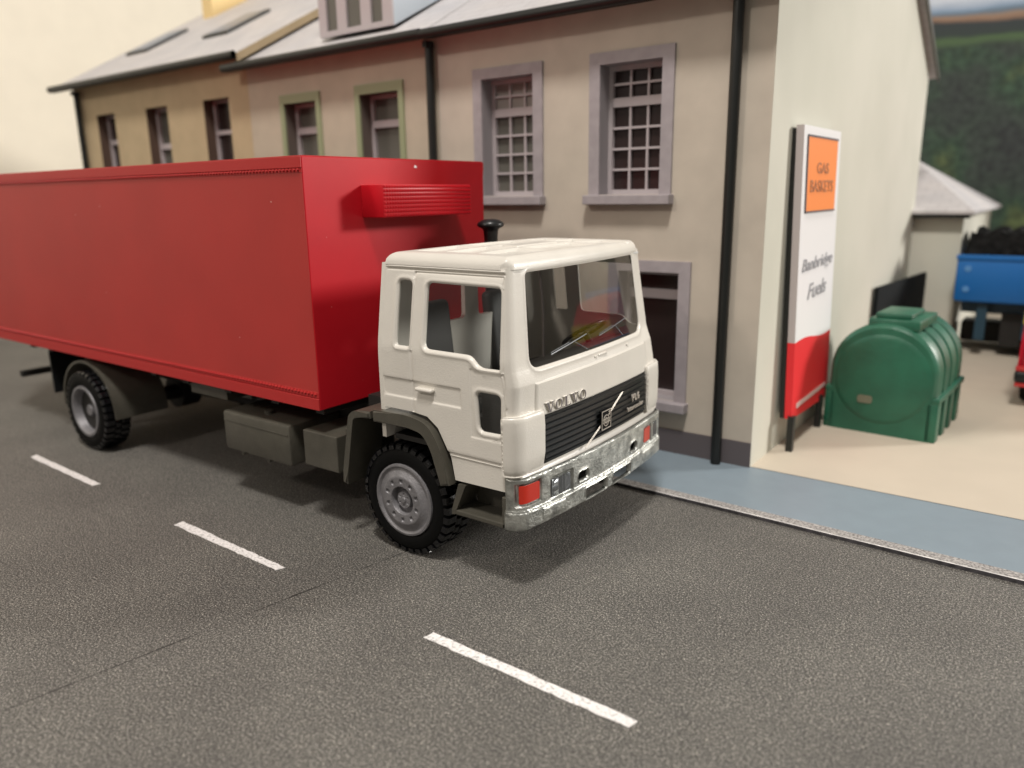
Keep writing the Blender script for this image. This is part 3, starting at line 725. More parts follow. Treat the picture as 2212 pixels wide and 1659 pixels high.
near = lambda P: [(sn(x), y) for x, y in P]
far = lambda P: [(sn(x, 1), y) for x, y in P]
quarter = rpoly([(.008, 1.685), (.140, 1.685), (.140, 2.155), (.008, 2.155)], [.02, .02, .04, .04])
doorwin = rpoly([(.285, 1.684), (.715, 1.682), (.785, 1.607), (.968, 1.610), (.968, 2.142), (.285, 2.150)], [.05, .05, .05, .02, .04, .05])
lowwin = rpoly([(.775, 1.158), (.955, 1.163), (.957, 1.437), (.757, 1.437)], [.05, .02, .04, .04])
wind = rpoly([(-.875, 1.588), (.875, 1.588), (.90, 2.236), (-.90, 2.236)], [.11, .11, .035, .035], 6)
low = [(-.13, 1.205), (.15, 1.205), (.30, 1.19), (.40, 1.12), (.475, .99), (.505, .93), (.54, .75), (1.0, .757)]
outer = [(sn(x), y) for x, y in low] + [(-SA - ARC * .5, .79), (-SA, .80), (SA, .80), (SA + ARC * .5, .79)] + [(sn(x, 1), y) for x, y in low[::-1]] + [(sn(-.13, 1), 2.275), (sn(-.13), 2.275)]
HOLES = [near(quarter), near(doorwin), near(lowwin), wind, far(quarter), far(doorwin), far(lowwin)]
U_ = lambda s: UA - (np.abs(s) - SA - ARC)     # flank u from arc position
def groove(d, w=.006, dep=.011): return -dep * np.exp(-(d / w) ** 2)
def cab_relief(S, Zz, holes):
    d = np.zeros(len(S)); u = U_(S); flank = np.abs(S) > SA + ARC * .8
    # shut lines
    for uu, z0, z1 in ((.165, 1.20, 2.215), (.995, .955, 2.215)):
        m = flank & (Zz > z0) & (Zz < z1); d += np.where(m, groove(u - uu), 0)
    m = flank & (u > .16) & (u < 1.0); d += np.where(m, groove(Zz - 2.215), 0)
    m = flank & (u > -.2) & (u < 1.05); d += np.where(m, .008 * np.exp(-((Zz - 2.252) / .007) ** 2) - .012 * np.exp(-((Zz - 2.234) / .007) ** 2), 0)
    # recessed waist strip
    m = flank & (u < .63); band = ss(1.295, 1.310, Zz) * (1 - ss(1.430, 1.445, Zz)) * (1 - ss(.61, .63, u)); d -= np.where(m, .009 * band, 0)
    # recessed area of the door skin below the window, framing the small low window
    m = flank & (u > .17) & (u < .99)
    d -= np.where(m, .006 * ss(.70, .712, u) * (1 - ss(.975, .985, u)) * ss(1.10, 1.115, Zz) * (1 - ss(1.585, 1.60, Zz)), 0)
    # sill step
    m = flank & (u > .48); d -= np.where(m, .012 * (1 - ss(.948, .965, Zz)), 0)
    d += np.where(m, .006 * np.exp(-((Zz - .935) / .008) ** 2), 0)
    # bonnet flap on the front
    fr = np.abs(S) < SA + .02
    pan = ss(-.865, -.852, S) * (1 - ss(.852, .865, S)) * ss(1.252, 1.260, Zz) * (1 - ss(1.488, 1.500, Zz)); d += np.where(fr, .013 * pan, 0)
    d += np.where(fr, .020 * np.exp(-((Zz - .850) / .026) ** 2), 0)
    # rims round the windows: a raised lip that rolls into the opening
    D = distp(S, Zz, holes); d += .006 * np.exp(-((D - .022) / .012) ** 2) - .010 * (1 - ss(0, .009, D))
    return d
gx = list(np.arange(-SREAR + .03, SREAR, .034)); gz = list(np.arange(.78, 2.27, .034))
for uu in (.165, .995, .62, .706, .98):
    for k in (-.012, -.006, 0, .006, .012):
        gx += [sn(uu + k), sn(uu + k, 1)]
for k in (-.012, 0, .012): gx += [-.858 + k, .858 + k]
for th in np.linspace(0, 1, 9): gx += [-(SA + ARC * th), SA + ARC * th]
for zz in (2.215, 2.252, 2.234, 1.302, 1.437, .956, .935, 1.205, 1.494, 1.108, 1.592, 1.256): gz += [zz - .010, zz - .005, zz, zz + .005, zz + .010]
gz += [1.5, 1.6, .83, .845, .86, .875, .89]
def uniq(a, t=.0025):
    a = sorted(a); r = [a[0]]
    for x in a[1:]:
        if x - r[-1] > t: r.append(x)
    return r
me = sheet(outer, HOLES, uniq(gx), uniq(gz), cabm, thick=.028, relief=cab_relief, rings=(.005, .010, .016, .023, .031, .040), h=.03, clear=.046)
cab = finish('cab', me, 'cab', truck, smooth=38)
# roof shell
kz = wh(2.27); HW = W0 * kz; rk = rake(2.27)
def uf(v):
    a = abs(v / kz); base_ = FR - rk + .052 * (1 - (v / kz / W0) ** 2) - (v / kz) * .048
    if a > SA: base_ -= RC - math.sqrt(max(0, RC * RC - (a - SA) ** 2))
    return base_
ribsu = [.10, .40, .68, .90]; ribsv = [.86, .34]
def roofp(p, q):
    q = 2 * q - 1; q = math.copysign(1 - (1 - abs(q)) ** 1.25, q) if abs(q) < 1 else q
    v = q * (HW + .008); f = uf(max(-HW, min(HW, v))) + .008; u = -.136 + (f + .136) * (1 - (1 - p) ** 1.2 if p > .5 else p * (1 - .5 ** 1.2) / .5)
    e1 = min(HW + .008 - abs(v), u + .136); e2 = f - u
    def rnd(e, w, h): t_ = min(1, max(0, e / w)); return h * math.sqrt(max(0, 1 - (1 - t_) ** 2))
    z = 2.262 + min(rnd(e1, .085, .086), rnd(e2, .085, .086)) + .016 * (1 - (v / HW) ** 2) * min(1, max(0, e2) / .35) * min(1, (u + .136) / .2)
    # pressed panels separated by ribs
    if abs(v) < .86 and .02 < u < .90:
        pan = float(ss(0, .014, min([abs(u - x) for x in (.02, .31, .60, .90)]) - .012)) * float(ss(0, .014, min(abs(abs(v) - .36), .86 - abs(v)) - .012))
        z -= .020 * pan
        if abs(v) < .34 and .34 < u < .58: z += .024 * float(ss(0, .015, min(.28 - abs(v) if abs(v) < .28 else 0, u - .37 if u > .37 else 0, .55 - u if u < .55 else 0)))
    return (u, v, z)
b = B(); b.grid(130, 210, roofp); obj('roof', b, 'cab', cab, smooth=50, merge=1e-5)
b = B(); b.box(-.12, .90, -.98, .98, 2.235, 2.25); finish('headlining', b.mesh(), 'cab_in', cab)
b = B(); b.box(-.125, .96, -1.0, 1.0, .93, .97); finish('cab_floor', b.mesh(), 'under', cab)
# rear wall with two windows
def rearm(x, y, d): k = wh(y); return (-.13 - d * -1 - .02, x * k, y)
rw = [rrect(-.72, -.09, 1.74, 2.15, .04), rrect(.09, .72, 1.74, 2.15, .04)]
me = sheet([(-1.07, .95), (1.07, .95), (1.07, 2.27), (-1.07, 2.27)], rw, np.arange(-1, 1.05, .1), [1.66, 1.9, 2.1], rearm, thick=.04, h=.1)
finish('rear_wall', me, 'cab', cab, smooth=38)
# glazing, set just inside the openings
def glaze(name, P, m, xs, ys): return finish(name, sheet(P, [], xs, ys, lambda x, y, d: cabm(x, y, -.019 + d), thick=.003, h=.06), m, cab, smooth=50)
glaze('windscreen', rrect(-.925, .925, 1.55, 2.255, .03), 'glass', np.arange(-.8, .85, .08), np.arange(1.6, 2.24, .08))
for side in (-1, 1):
    glaze('side_window', [(sn(x, side), y) for x, y in ((.26, 1.58), (.985, 1.58), (.985, 2.17), (.26, 2.17))], 'glass_side', [], [1.66, 1.8, 2.0])
    glaze('quarter_window', [(sn(x, side), y) for x, y in ((-.02, 1.66), (.158, 1.66), (.158, 2.18), (-.02, 2.18))], 'glass_side', [], [1.8, 2.0])
    glaze('low_window', [(sn(x, side), y) for x, y in ((.745, 1.15), (.97, 1.15), (.97, 1.45), (.745, 1.45))], 'glass_side', [], [])
# interior
b = B(); b.box(.70, .95, -.98, .98, .98, 1.48, bev=.04); b.box(.76, .945, -.90, .90, 1.47, 1.55, bev=.02); obj('dashboard', b, 'dash', truck, smooth=35)
for v in (-.52, .52):
    b = B(); b.box(.02, .14, v - .26, v + .26, 1.20, 1.93, bev=.05, seg=4, mtx=Matrix.Rotation(math.radians(-6), 4, 'Y') @ Matrix.Translation((-.10, 0, 0))); b.box(-.02, .50, v - .26, v + .26, 1.12, 1.28, bev=.05, seg=3)
    obj('seat', b, 'seat', truck, smooth=40)
b = B(); cw = Vector((.66, .50, 1.60)); qn = Vector((-.55, 0, .83)).to_track_quat('Z', 'Y')
n1, n2 = 36, 8
b.grid(n1, n2, lambda p, q: cw + qn @ Vector(((.20 + .016 * math.cos(2 * PI * q)) * math.cos(2 * PI * p), (.20 + .016 * math.cos(2 * PI * q)) * math.sin(2 * PI * p), .016 * math.sin(2 * PI * q))))
b.tube(cw, cw + Vector((.18, 0, -.25)), .03); b.tube(cw + qn @ Vector((-.19, 0, 0)), cw + qn @ Vector((.19, 0, 0)), .014, n=8)
obj('steering_wheel', b, 'black', truck, smooth=50, merge=1e-5)
# wipers lying on the screen
def onscreen(x, z, d=.002): return Vector(cabm(x, z, -.024 + d))
for a0, a1, c0, c1 in (((-.60, 1.645), (-.10, 1.715), (-.28, 1.685), (-.10, 1.60)), ((.10, 1.67), (.60, 1.735), (.40, 1.705), (.52, 1.61))):
    b = B(); nn = 8
    for i in range(nn):
        p = [a0[0] + (a1[0] - a0[0]) * i / nn, a0[1] + (a1[1] - a0[1]) * i / nn]; q = [a0[0] + (a1[0] - a0[0]) * (i + 1) / nn, a0[1] + (a1[1] - a0[1]) * (i + 1) / nn]
        b.tube(onscreen(*p), onscreen(*q), .0055, n=6)
        if i < 4: b.tube(onscreen(p[0], p[1] + .014), onscreen(q[0], q[1] + .014), .003, n=6)
    b.tube(onscreen(*c0), onscreen(*c1), .005, n=6)
    obj('wiper', b, 'lamp', truck, smooth=50)
for x0, x1, z in ((-.06, -.03, 1.535), (.0, .13, 1.537), (.50, .53, 1.532)):
    b = B(); b.box(-.006, .010, x0, x1, -.009, .009, bev=.004, mtx=Matrix.Translation((cabm((x0 + x1) / 2, z, .0)[0], 0, z)))
    obj('wiper_spindle', b, 'cab', cab, smooth=40)
# door handles
for side in (-1, 1):
    b = B(); b.box(.215, .375, side * 1.075, side * 1.125, 1.375, 1.405, bev=.013, seg=3); b.box(.225, .365, side * 1.07, side * 1.082, 1.315, 1.37, bev=.01)
    obj('door_handle', b, 'cab', cab, smooth=40)
# corner deflectors
def cornerm(side):
    def f(s, z, d): return cabm(side * s, z, d)
    return f
for side in (-1, 1):
    s0, s1 = .795, SA + ARC + (UA - .985) if side < 0 else SA + ARC + (UA - .96)
    P = rpoly([(s0 + .03, .885), (s1, .885), (s1, 1.305), (s0, 1.305), (s0, .99)], [.01, .02, .03, .03, .03])
    def rel(S, Zz, H): D = distp(S, Zz, [P]); return .040 - .018 * (1 - np.clip(D / .016, 0, 1)) ** 2 - .014 * (1 - ss(.86, .99, Zz))
    xs = uniq(list(np.arange(s0, s1, .02)) + [s0 + .005, s0 + .01, s0 + .016, s1 - .005, s1 - .01, s1 - .016])
    me = sheet(P, [], xs, uniq(list(np.arange(.9, 1.3, .03)) + [.892, .898, 1.290, 1.297]), cornerm(side), thick=.0, relief=rel, h=.02)
    me2 = sheet(P, [], xs, [], cornerm(side), thick=-.030, h=.02)
    bm = bmesh.new(); bm.from_mesh(me); bm.from_mesh(me2); bm.to_mesh(me); bm.free()
    finish('corner_deflector', me, 'cab', cab, smooth=45)
# grille
gz0, gz1, nb_ = .905, 1.250, 8
def gr_rel(S, Zz, H):
    t_ = ((Zz - gz0) / (gz1 - gz0) * nb_) % 1.0
    return .014 + .014 * math.exp(-((t_ - .62) / .10) ** 2)
ys = []
for i in range(nb_):
    h_ = (gz1 - gz0) / nb_; ys += [gz0 + h_ * (i + k) for k in (.05, .30, .44, .52, .57, .62, .67, .72, .80, .92)]
rows = [gz0 - .012] + ys + [gz1]; b = B(); nx_ = 64
def gfn(p, q):
    if q <= 0: z, d = rows[0], -.004
    elif q >= 1: z, d = rows[-1], -.004
    else:
        z = z_of(q)
        d = float(gr_rel(0, z, None)) + .004
    e = .80 - max(0, (gz0 + .035 - z)) * .55
    x = -e + 2 * e * p
    if p <= 0 or p >= 1: d = -.004
    return cabm(x, z, d)
def z_of(q): return rows[int(round(q * (len(rows) - 1)))]
b.grid(nx_, len(rows) - 1, gfn); me = b.mesh()
grille = finish('grille', me, 'grille', truck, smooth=25)
# diagonal bar and square badge on the grille
def face(x, z, d): return Vector(cabm(x, z, .036 + d))
for o_ in (-.012, .012):
    for (x0, z0_), (x1, z1_) in (((-.30, .885), (-.055, 1.010)), ((.065, 1.072), (.285, 1.195))):
        b = B()
        for i in range(6):
            p = (x0 + (x1 - x0) * i / 6 + o_, z0_ + (z1_ - z0_) * i / 6); q = (x0 + (x1 - x0) * (i + 1) / 6 + o_, z0_ + (z1_ - z0_) * (i + 1) / 6)
            b.tube(face(*p, 0), face(*q, 0), .0027, n=6)
        obj('diagonal_bar', b, 'silver', grille, smooth=50)
b = B(); BX0, BX1, BZ0, BZ1 = -.07, .075, .965, 1.115
b.prism([(BX0, BZ0), (BX1, BZ0), (BX1, BZ1), (BX0, BZ1)], face, -.02, .008); badge = obj('badge', b, 'rubber', grille)
b = B(); fw = .006
for P in ([(BX0, BZ0), (BX1, BZ0), (BX1, BZ0 + fw), (BX0, BZ0 + fw)], [(BX0, BZ1 - fw), (BX1, BZ1 - fw), (BX1, BZ1), (BX0, BZ1)], [(BX0, BZ0 + fw), (BX0 + fw, BZ0 + fw), (BX0 + fw, BZ1 - fw), (BX0, BZ1 - fw)], [(BX1 - fw, BZ0 + fw), (BX1, BZ0 + fw), (BX1, BZ1 - fw), (BX1 - fw, BZ1 - fw)]):
    b.prism(P, face, .009, .013)
cxb, czb = 0, 1.033
for r0, r1 in ((.040, .046), (.021, .025)):
    for i in range(24):
        a0, a1 = 2 * PI * i / 24, 2 * PI * (i + 1) / 24
        b.prism([(cxb + r0 * math.cos(a0), czb + r0 * math.sin(a0)), (cxb + r1 * math.cos(a0), czb + r1 * math.sin(a0)), (cxb + r1 * math.cos(a1), czb + r1 * math.sin(a1)), (cxb + r0 * math.cos(a1), czb + r0 * math.sin(a1))], face, .009, .013)
b.prism([(.032, 1.070), (.060, 1.100), (.060, 1.080), (.044, 1.064)], face, .009, .013); b.prism([(.034, 1.100), (.062, 1.103), (.062, 1.094), (.034, 1.092)], face, .009, .013)
for P in ([(-.058, 1.017), (.058, 1.017), (.058, 1.021), (-.058, 1.021)], [(-.058, 1.045), (.058, 1.045), (.058, 1.049), (-.058, 1.049)]): b.prism(P, face, .012, .016)
obj('emblem', b, 'silver', badge)
finish('lettering', text_mesh('VOLVO', -.050, .050, 1.024, 1.042, lambda x, y, d: face(x, y, .011 + d), .003, bold=.02), 'silver', badge)
finish('lettering', text_mesh('FL6', .46, .60, 1.075, 1.135, lambda x, y, d: face(x, y, d), .012, bold=.03, spacing=1.25), 'silver', grille)
finish('lettering', text_mesh('Intercooler', .38, .69, 1.005, 1.042, lambda x, y, d: face(x, y, d), .010, bold=.015), 'silver', grille)
# serif name on the bonnet flap
def serif(word, x0, x1, z0, z1, d0, d1, grow):
    b = B(); n = len(word); w_ = (x1 - x0) / n
    def P(cell, pts):
        c0 = sum(p[0] for p in pts) / len(pts); c1 = sum(p[1] for p in pts) / len(pts)
        g = lambda p: (p[0] + math.copysign(grow * .45, p[0] - c0), p[1] + math.copysign(grow * .5, p[1] - c1)) if grow else p
        b.prism([(x0 + (cell + g(p)[0]) * w_, z0 + g(p)[1] * (z1 - z0)) for p in pts], lambda x, z, d: Vector(cabm(x, z, .013 + d)), d0, d1)
    for i, ch in enumerate(word):
        if ch == 'V':
            P(i, [(.10, .93), (.42, 0), (.56, 0), (.34, .93)]); P(i, [(.46, 0), (.58, 0), (.84, .93), (.74, .93)])
            P(i, [(.02, .93), (.44, .93), (.44, 1), (.02, 1)]); P(i, [(.62, .93), (.94, .93), (.94, 1), (.62, 1)])
        elif ch == 'L':
            P(i, [(.22, .08), (.46, .08), (.46, .93), (.22, .93)]); P(i, [(.10, .93), (.58, .93), (.58, 1), (.10, 1)]); P(i, [(.10, 0), (.90, 0), (.90, .08), (.10, .08)]); P(i, [(.78, .08), (.90, .08), (.92, .36)])
        elif ch == 'O':
            for k in range(24):
                a0, a1 = 2 * PI * k / 24, 2 * PI * (k + 1) / 24
                f = lambda a, i_: (.5 + (.40 - (.17 * abs(math.cos(a)) if i_ else 0)) * math.cos(a), .5 + (.5 - (.09 if i_ else 0)) * math.sin(a))
                P(i, [f(a0, 1), f(a0, 0), f(a1, 0), f(a1, 1)])
    return b
vme = serif('VOLVO', -.772, -.250, 1.268, 1.340, -.002, .014, 0).mesh()
vo = finish('lettering', vme, ['cab', 'letter'], cab)
for p in vme.polygons:
    if p.normal.x > .8: p.material_index = 1
# ---- bumper
BW, BR_, BF = 1.095, .10, 1.115
BSA = BW - BR_; BARC = BR_ * PI / 2; BSE = BSA + BARC + .0
def bumpm(s, z, d):
    u, v, nx, ny = outline(s, BW, BR_, BF); d2 = d
    u += nx * d2; v += ny * d2
    return (u + .075 * (1 - (v / BW) ** 2), v, z)
e_ = BSE + .03
bo = rpoly([(-e_, .485), (e_, .485), (e_, .865), (-e_, .865)], [.01, .01, .01, .01], 2)
slots = [rrect(-.345, -.045, .500, .585, .012), rrect(.055, .355, .500, .585, .012), rrect(-.43, -.30, .670, .735, .025), rrect(.375, .495, .670, .735, .025)]
def lights(side):
    return [(side * .50, side * .76, .605, .785), (side * (BSA - .12), side * (BSA + BARC * .75), .655, .835)]
def bump_rel(S, Zz, H):
    # upper face, shelf fold at z=.62, slightly proud lower lip, rolled top edge
    d = .012 * (1 - ss(.612, .628, Zz)) + .006 * np.exp(-((Zz - .628) / .006) ** 2)
    D = distp(S, Zz, [bo]); d -= .016 * (1 - np.clip(D / .014, 0, 1)) ** 2
    a = np.abs(S)
    for sd, x0, x1, z0, z1, dp in ((-1, .50, .76, .625, .790, .018), (-1, BSA - .13, BSA + BARC * .62, .665, .825, .020), (1, .655, .815, .645, .80, .014), (1, .87, BSA + .01, .645, .80, .014)):
        m = (S * sd > 0) * ss(x0 - .008, x0 + .004, a) * (1 - ss(x1 - .004, x1 + .008, a)) * ss(z0 - .008, z0 + .004, Zz) * (1 - ss(z1 - .004, z1 + .008, Zz)); d -= dp * m
    # raised number-plate style tabs on the lower lip
    m = ss(.60, .61, a) * (1 - ss(.86, .87, a)) * ss(.520, .528, Zz) * (1 - ss(.596, .604, Zz)); d += .006 * m
    Dh = distp(S, Zz, H); d += .006 * np.exp(-((Dh - .010) / .007) ** 2) - .008 * (1 - ss(0, .008, Dh))
    return d
xs = list(np.arange(-e_ + .02, e_, .03)); zs = list(np.arange(.50, .86, .025)) + [.612, .618, .624, .628, .634, .49, .495, .86, .855, .617, .629, .637, .649, .796, .808, .782, .794, .657, .669, .817, .829, .52, .528, .596, .604]
for x in (.492, .50, .506, .754, .76, .768, BSA - .138, BSA - .13, BSA - .126, BSA + BARC * .62 - .004, BSA + BARC * .62 + .008, .60, .61, .86, .87, .647, .659, .811, .823, .862, .874, .999): xs += [x, -x]
for k in range(9): xs += [BSA + BARC * k / 8, -BSA - BARC * k / 8]
me = sheet(bo, slots, uniq(xs), uniq(zs), bumpm, thick=.024, relief=bump_rel, rings=(.005, .011, .02), h=.03)
bump = finish('bumper', me, 'chrome', truck, smooth=40)
b = B(); b.box(.90, 1.085, -.98, .98, .50, .845); obj('bumper_backing', b, 'under', truck)
for side, P in ((-1, rrect(.515, .745, .640, .776, .015)), (1, rrect(.885, .985, .660, .785, .012))):
    me = sheet([(side * x, z) for x, z in P], [], side * np.arange(.52, .99, .012), [], bumpm, thick=.01, relief=lambda S, Zz, H: -.008 + .004 * np.sin(S * 260), h=.01)
    finish('headlamp', me, 'lamp', truck, smooth=60)
for side, P in ((-1, rrect(BSA - .115, BSA + BARC * .48, .682, .812, .012)), (1, rrect(.672, .80, .662, .785, .012))):
    me = sheet([(side * x, z) for x, z in P], [], side * np.arange(.68, 1.07, .02), [.70, .74, .77], bumpm, thick=.012, relief=lambda S, Zz, H: -.004 + 0 * S, h=.03)
    finish('indicator', me, 'redlens', truck, smooth=60)

# ---- wheels
def wheel(uc, vo, side, rear=False):
    """vo: distance of the outer face from the centre line"""
    R_ = .45; zc = .45; wd = .30
    def F(a, c, h): return (uc + a, side * (vo - h), zc + c)       # h measured inwards
    b = B(); b.lathe([(0, .08), (.28, .08), (.30, .16), (.28, wd), (0, wd)], F, n=40)
    hub = obj('wheel', b, 'under', truck, smooth=40)
    b = B()
    b.lathe([(.285, .03), (.295, .012), (.31, .004), (.345, .0), (.385, .006), (.410, .022), (.422, .04), (.424, wd - .04), (.40, wd), (.29, wd)], F, n=72, mi=0)
    nl = 34
    for row, (h0, h1, ph) in enumerate(((.014, .110, 0), (.125, .175, .5), (.19, wd - .014, 0))):
        for i in range(nl):
            a = 2 * PI * (i + ph) / nl; da = 2 * PI / nl * .33
            pr = [(.395 if row == 0 else .42, h0), (R_ - .004, h0 + (.012 if row == 0 else 0)), (R_, h0 + .03), (R_, h1)]
            vs = []
            for aa in (a - da, a + da):
                vs.append([b.bm.verts.new(F(r * math.cos(aa), r * math.sin(aa), h)) for r, h in [(.405, h0 - (.004 if row == 0 else 0)), (R_ - .012, h0), (R_, h0 + .016), (R_, h1), (.415, h1)]])
            for k in range(4):
                f = b.bm.faces.new((vs[0][k], vs[0][k + 1], vs[1][k + 1], vs[1][k])); f.material_index = 1
            for q in (0, 1):
                f = b.bm.faces.new(vs[q] if q else vs[q][::-1]); f.material_index = 1
    obj('tyre', b, ['rubber', 'lug'], hub, smooth=35)
    b = B()
    if not rear:
        def prof(r):
            pts = [(0, -.004), (.02, -.006), (.024, .004), (.066, .004), (.070, .012), (.074, .045), (.108, .045), (.112, -.008), (.116, -.016), (.195, -.020), (.205, -.012), (.235, .006), (.255, .012), (.262, .004), (.275, -.006), (.292, -.002), (.296, .03)]
            return float(np.interp(r, [p[0] for p in pts], [p[1] for p in pts]))
        rr = uniq([0.002] + list(np.arange(.01, .296, .008)) + [.0205, .024, .066, .07, .074, .108, .112, .116, .296, .204, .256, .262], .0015)
        na = 160
        def disc(p, q):
            r = rr[int(round(p * (len(rr) - 1)))]; a = 2 * PI * q; h = prof(r)
            for cnt, rad, hr, dp in ((10, .158, .019, .016), (6, .045, .0085, .008)):
                k = round(a / (2 * PI) * cnt - .5) + .5; ca = 2 * PI * k / cnt
                dd = math.hypot(r * math.cos(a) - rad * math.cos(ca), r * math.sin(a) - rad * math.sin(ca))
                h += dp * (1 - float(ss(hr * .75, hr, dd)))
            return F(r * math.cos(a), r * math.sin(a), h)
        b.grid(len(rr) - 1, na, disc)
    else:
        b.lathe([(.001, .05), (.055, .05), (.068, .065), (.07, .16), (.10, .175), (.17, .165), (.215, .12), (.235, .05), (.245, .015), (.262, -.004), (.288, -.002), (.296, .03)], F, n=72)
        for i in range(8):
            a = 2 * PI * i / 8; b.tube(F(.125 * math.cos(a), .125 * math.sin(a), .172), F(.125 * math.cos(a), .125 * math.sin(a), .155), .012, n=8)
    obj('rim', b, 'rim', hub, smooth=40, merge=1e-6)
wheel(-.03, 1.045, -1); wheel(-.03, 1.045, 1)
wheel(-4.80, 1.20, -1, True); wheel(-4.80, 1.14, 1, True)
b = B(); b.tube((-.03, -.95, .45), (-.03, .95, .45), .07); b.tube((-4.8, -1.05, .45), (-4.8, 1.0, .45), .09); b.tube((-4.8, -.12, .45), (-4.8, .12, .45), .2, n=24)
b.tube((-4.7, 0, .47), (-.6, 0, .58), .05); obj('axle', b, 'under', truck, smooth=40)

# ---- front mudguards
for side in (-1, 1):
    y0_, y1_ = side * .78, side * 1.135
    def arcstrip(path, th, name):
        b = B(); n = len(path); inn = []
        for i in range(n):
            a = Vector(path[max(0, i - 1)]); c = Vector(path[min(n - 1, i + 1)]); t_ = (c - a).normalized(); nn = Vector((t_.y, -t_.x)); inn.append((path[i][0] + nn.x * th, path[i][1] + nn.y * th))
        b.prism(list(path) + inn[::-1], lambda x, z, d: (x, d, z), y0_, y1_)
        bmesh.ops.bevel(b.bm, geom=[e for e in b.bm.edges if abs(e.verts[0].co.y - y1_) < 1e-4 and abs(e.verts[1].co.y - y1_) < 1e-4], offset=.016, segments=3, affect='EDGES')
        return obj(name, b, 'olive', truck, smooth=40)
    def curve(P, n=5): return [tuple(p) for p in openr(P, n)]
    def openr(P, n):
        out_ = [P[0]]
        for i in range(1, len(P) - 1):
            a, c, d = Vector(P[i - 1]), Vector(P[i]), Vector(P[i + 1]); k = min((a - c).length, (d - c).length) * .45
            p, q = c + (a - c).normalized() * k, c + (d - c).normalized() * k
            for j in range(n + 1): t_ = j / n; out_.append(tuple((1 - t_) ** 2 * p + 2 * t_ * (1 - t_) * c + t_ * t_ * q))
        out_.append(P[-1]); return out_
    arcstrip(curve([(-.235, 1.165), (.14, 1.185), (.335, 1.15), (.455, .98), (.52, .715)]), .092, 'front_mudguard')
    arcstrip(curve([(-.625, .50), (-.575, .72), (-.50, 1.085), (-.44, 1.13), (-.265, 1.145)]), .055, 'rear_mudflap')
b = B(); b.box(-.62, .95, -.80, .80, .90, 1.16); b.box(-.50, .80, -.62, .62, .55, .92, bev=.05); obj('engine_block', b, 'under', truck)
# ---- steps
for side in (-1, 1):
    b = B(); y = side * 1.09; yi = side * .84
    b.box(.53, .995, yi, y, .487, .525, bev=.008); b.box(.57, .995, yi, yi + side * .03, .525, .74)
    b.box(.965, 1.005, yi, y, .49, .72, bev=.006)
    b.prism([(.505, .515), (.575, .73), (.64, .73), (.545, .515)], lambda x, z, d: (x, d, z), y - side * .05, y)
    b.prism([(.505, .485), (.53, .485), (.545, .515), (.505, .515)], lambda x, z, d: (x, d, z), yi, y)
    b.prism([(.545, .527), (.64, .73), (.57, .73), (.52, .527)], lambda x, z, d: (x, d, z), yi + side * .031, y - side * .052)
    obj('cab_step', b, 'olive', truck)
# ---- chassis, tanks
b = B()
for v in (-.42, .42): b.box(-6.8, .3, v - .05, v + .05, .74, .98)
for u in (-6.2, -5.4, -4.1, -3.2, -2.2, -1.2): b.box(u - .06, u + .06, -.37, .37, .78, .94)
for u in (-6.4, -5.9, -3.6, -3.0, -2.3, -1.6, -1.0): b.box(u - .05, u + .05, -1.0, 1.0, .98, 1.052)
obj('chassis', b, 'under', truck)
for side in (-1, 1):
    b = B(); b.box(-2.32, -1.35, side * 1.07, side * .48, .452, .83, bev=.03); b.box(-2.30, -1.37, side * 1.074, side * 1.06, .735, .745)
    for u in (-2.1, -1.72): b.box(u - .02, u + .02, side * 1.04, side * .95, .42, .455)
    b.tube((-1.84, side * .9, .83), (-1.84, side * .9, .86), .04)
    obj('side_tank', b, 'olive', truck, smooth=35)
    b = B(); b.box(-1.15, -.73, side * 1.075, side * .55, .53, .84, bev=.008); obj('battery_box', b, 'olive', truck)
    b = B(); b.box(-.73, -.52, side * .98, side * .55, .84, .90, bev=.01); b.box(-.73, -.60, side * .96, side * .55, .60, .84); obj('bracket', b, 'olive', truck)
b = B(); b.box(-3.6, -2.5, -.62, -.50, .80, .98); b.box(-3.0, -2.4, -.95, -.55, .88, 1.0); obj('air_tank', b, 'olive', truck)
# ---- rear mudguards
for side in (-1, 1):
    b = B(); n = 28; prof = []
    for i in range(n + 1):
        a = PI * (1.02 - 1.04 * i / n); prof.append((-4.90 + .60 * math.cos(a), .44 + .56 * math.sin(a)))
    inn = [(-4.90 + (x + 4.90) * .95, .44 + (z - .44) * .95) for x, z in prof]
    b.prism(prof + inn[::-1], lambda x, z, d: (x, d, z), side * .50, side * 1.10)
    obj('rear_mudguard', b, 'olive', truck, smooth=35)
    b = B(); b.box(-5.93, -5.90, side * .62, side * 1.02, .47, .98); obj('mudflap', b, 'black', truck)
b = B(); b.box(-6.86, -6.78, -1.02, 1.02, .55, .63, bev=.01)
for v in (-.5, .5): b.box(-6.86, -6.78, v - .04, v + .04, .63, 1.0)
obj('underrun_bar', b, 'under', truck)
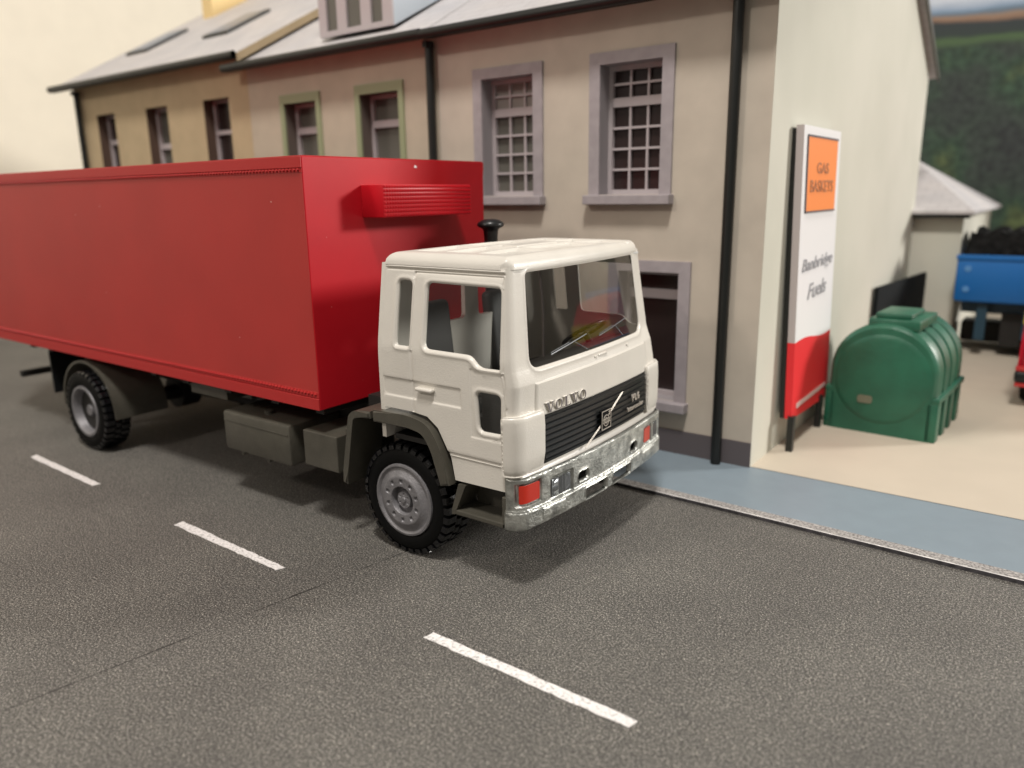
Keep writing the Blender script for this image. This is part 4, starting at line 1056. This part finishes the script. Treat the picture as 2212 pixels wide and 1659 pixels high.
# ---- cargo box
b = B(); b.box(-7.27, -.866, -1.10, 1.10, 1.052, 3.046, bev=.006, seg=2); cargo = obj('cargo_body', b, 'red', truck)
for side in (-1, 1):
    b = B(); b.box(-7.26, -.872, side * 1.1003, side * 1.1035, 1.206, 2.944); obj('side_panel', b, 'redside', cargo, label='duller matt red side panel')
    for z0_, z1_, zr_ in ((2.925, 3.046, 2.945), (1.052, 1.205, 1.185)):
        b = B(); y = side * 1.1005; yo = side * 1.112
        b.box(-7.27, -.868, y, yo, z0_ + (.035 if z0_ > 2 else .0), z1_ - (.001 if z0_ > 2 else .055), bev=.003, seg=1)
        b.box(-7.27, -.868, y, side * 1.106, (z0_ if z0_ > 2 else z1_ - .050), (z0_ + .033 if z0_ > 2 else z1_), bev=.002, seg=1)
        k = -7.25
        while k < -.88:
            b.tube((k, side * 1.105, zr_), (k, side * 1.121, zr_), .0145, .010, n=6); k += .042
        obj('trim_rail', b, 'redtrim', cargo)
b = B(); b.box(-7.27, -.87, -1.095, 1.095, 3.0465, 3.052, bev=.002, seg=1); obj('roof_skin', b, 'redtrim', cargo)
b = B(); b.box(-7.285, -7.271, -1.05, -.01, 1.1, 3.0); b.box(-7.285, -7.271, .01, 1.05, 1.1, 3.0); obj('rear_door', b, 'red', cargo)
# chiller unit with a fine grid of studs
A0, A1, Z0, Z1, UF = -.52, .58, 2.572, 2.832, -.605
b = B(); b.box(-.8655, UF - .004, A0, A1, Z0, Z1, bev=.008); ac = obj('chiller_unit', b, 'red', truck, smooth=40)
b = B(); nr, nc = 8, 36
rh = (Z1 - Z0) / nr; cw_ = (A1 - A0) / nc
for i in range(nr):
    for j in range(nc):
        ya, yb = A0 + cw_ * j + .008, A0 + cw_ * (j + 1) - .008; za, zb = Z0 + rh * i + .004, Z0 + rh * (i + 1) - .004
        q = [(UF - .004, ya, za), (UF - .004, yb, za), (UF - .004, yb, zb), (UF - .004, ya, zb)]
        t4 = [(UF + .014, ya + .006, zb - .014), (UF + .014, yb - .006, zb - .014), (UF + .010, yb - .005, zb - .004), (UF + .010, ya + .005, zb - .004)]
        a = [b.bm.verts.new(p) for p in q]; c = [b.bm.verts.new(p) for p in t4]
        b.bm.faces.new(c)
        for k in range(4): b.bm.faces.new((a[k], a[(k + 1) % 4], c[(k + 1) % 4], c[k]))
obj('grille_face', b, 'red', ac)
# paint chip on the bulkhead
b = B(); b.prism([(.115, 2.980), (.145, 2.977), (.152, 2.985), (.142, 2.995), (.13, 3.002), (.118, 2.992)], lambda x, z, d: (d, x - .13 + .14, z), -.866, -.864); obj('paint_chip', b, 'signwhite', cargo)
# air intake
b = B(); V = .63; U = -.42
b.lathe([(.001, 2.525), (.05, 2.523), (.085, 2.514), (.112, 2.498), (.124, 2.478), (.122, 2.464), (.108, 2.452), (.075, 2.437), (.066, 2.41), (.060, 2.30), (.060, 1.0)], lambda x, z, h: (U + x, V + z, h), n=40)
obj('air_intake', b, 'black', truck, smooth=50)
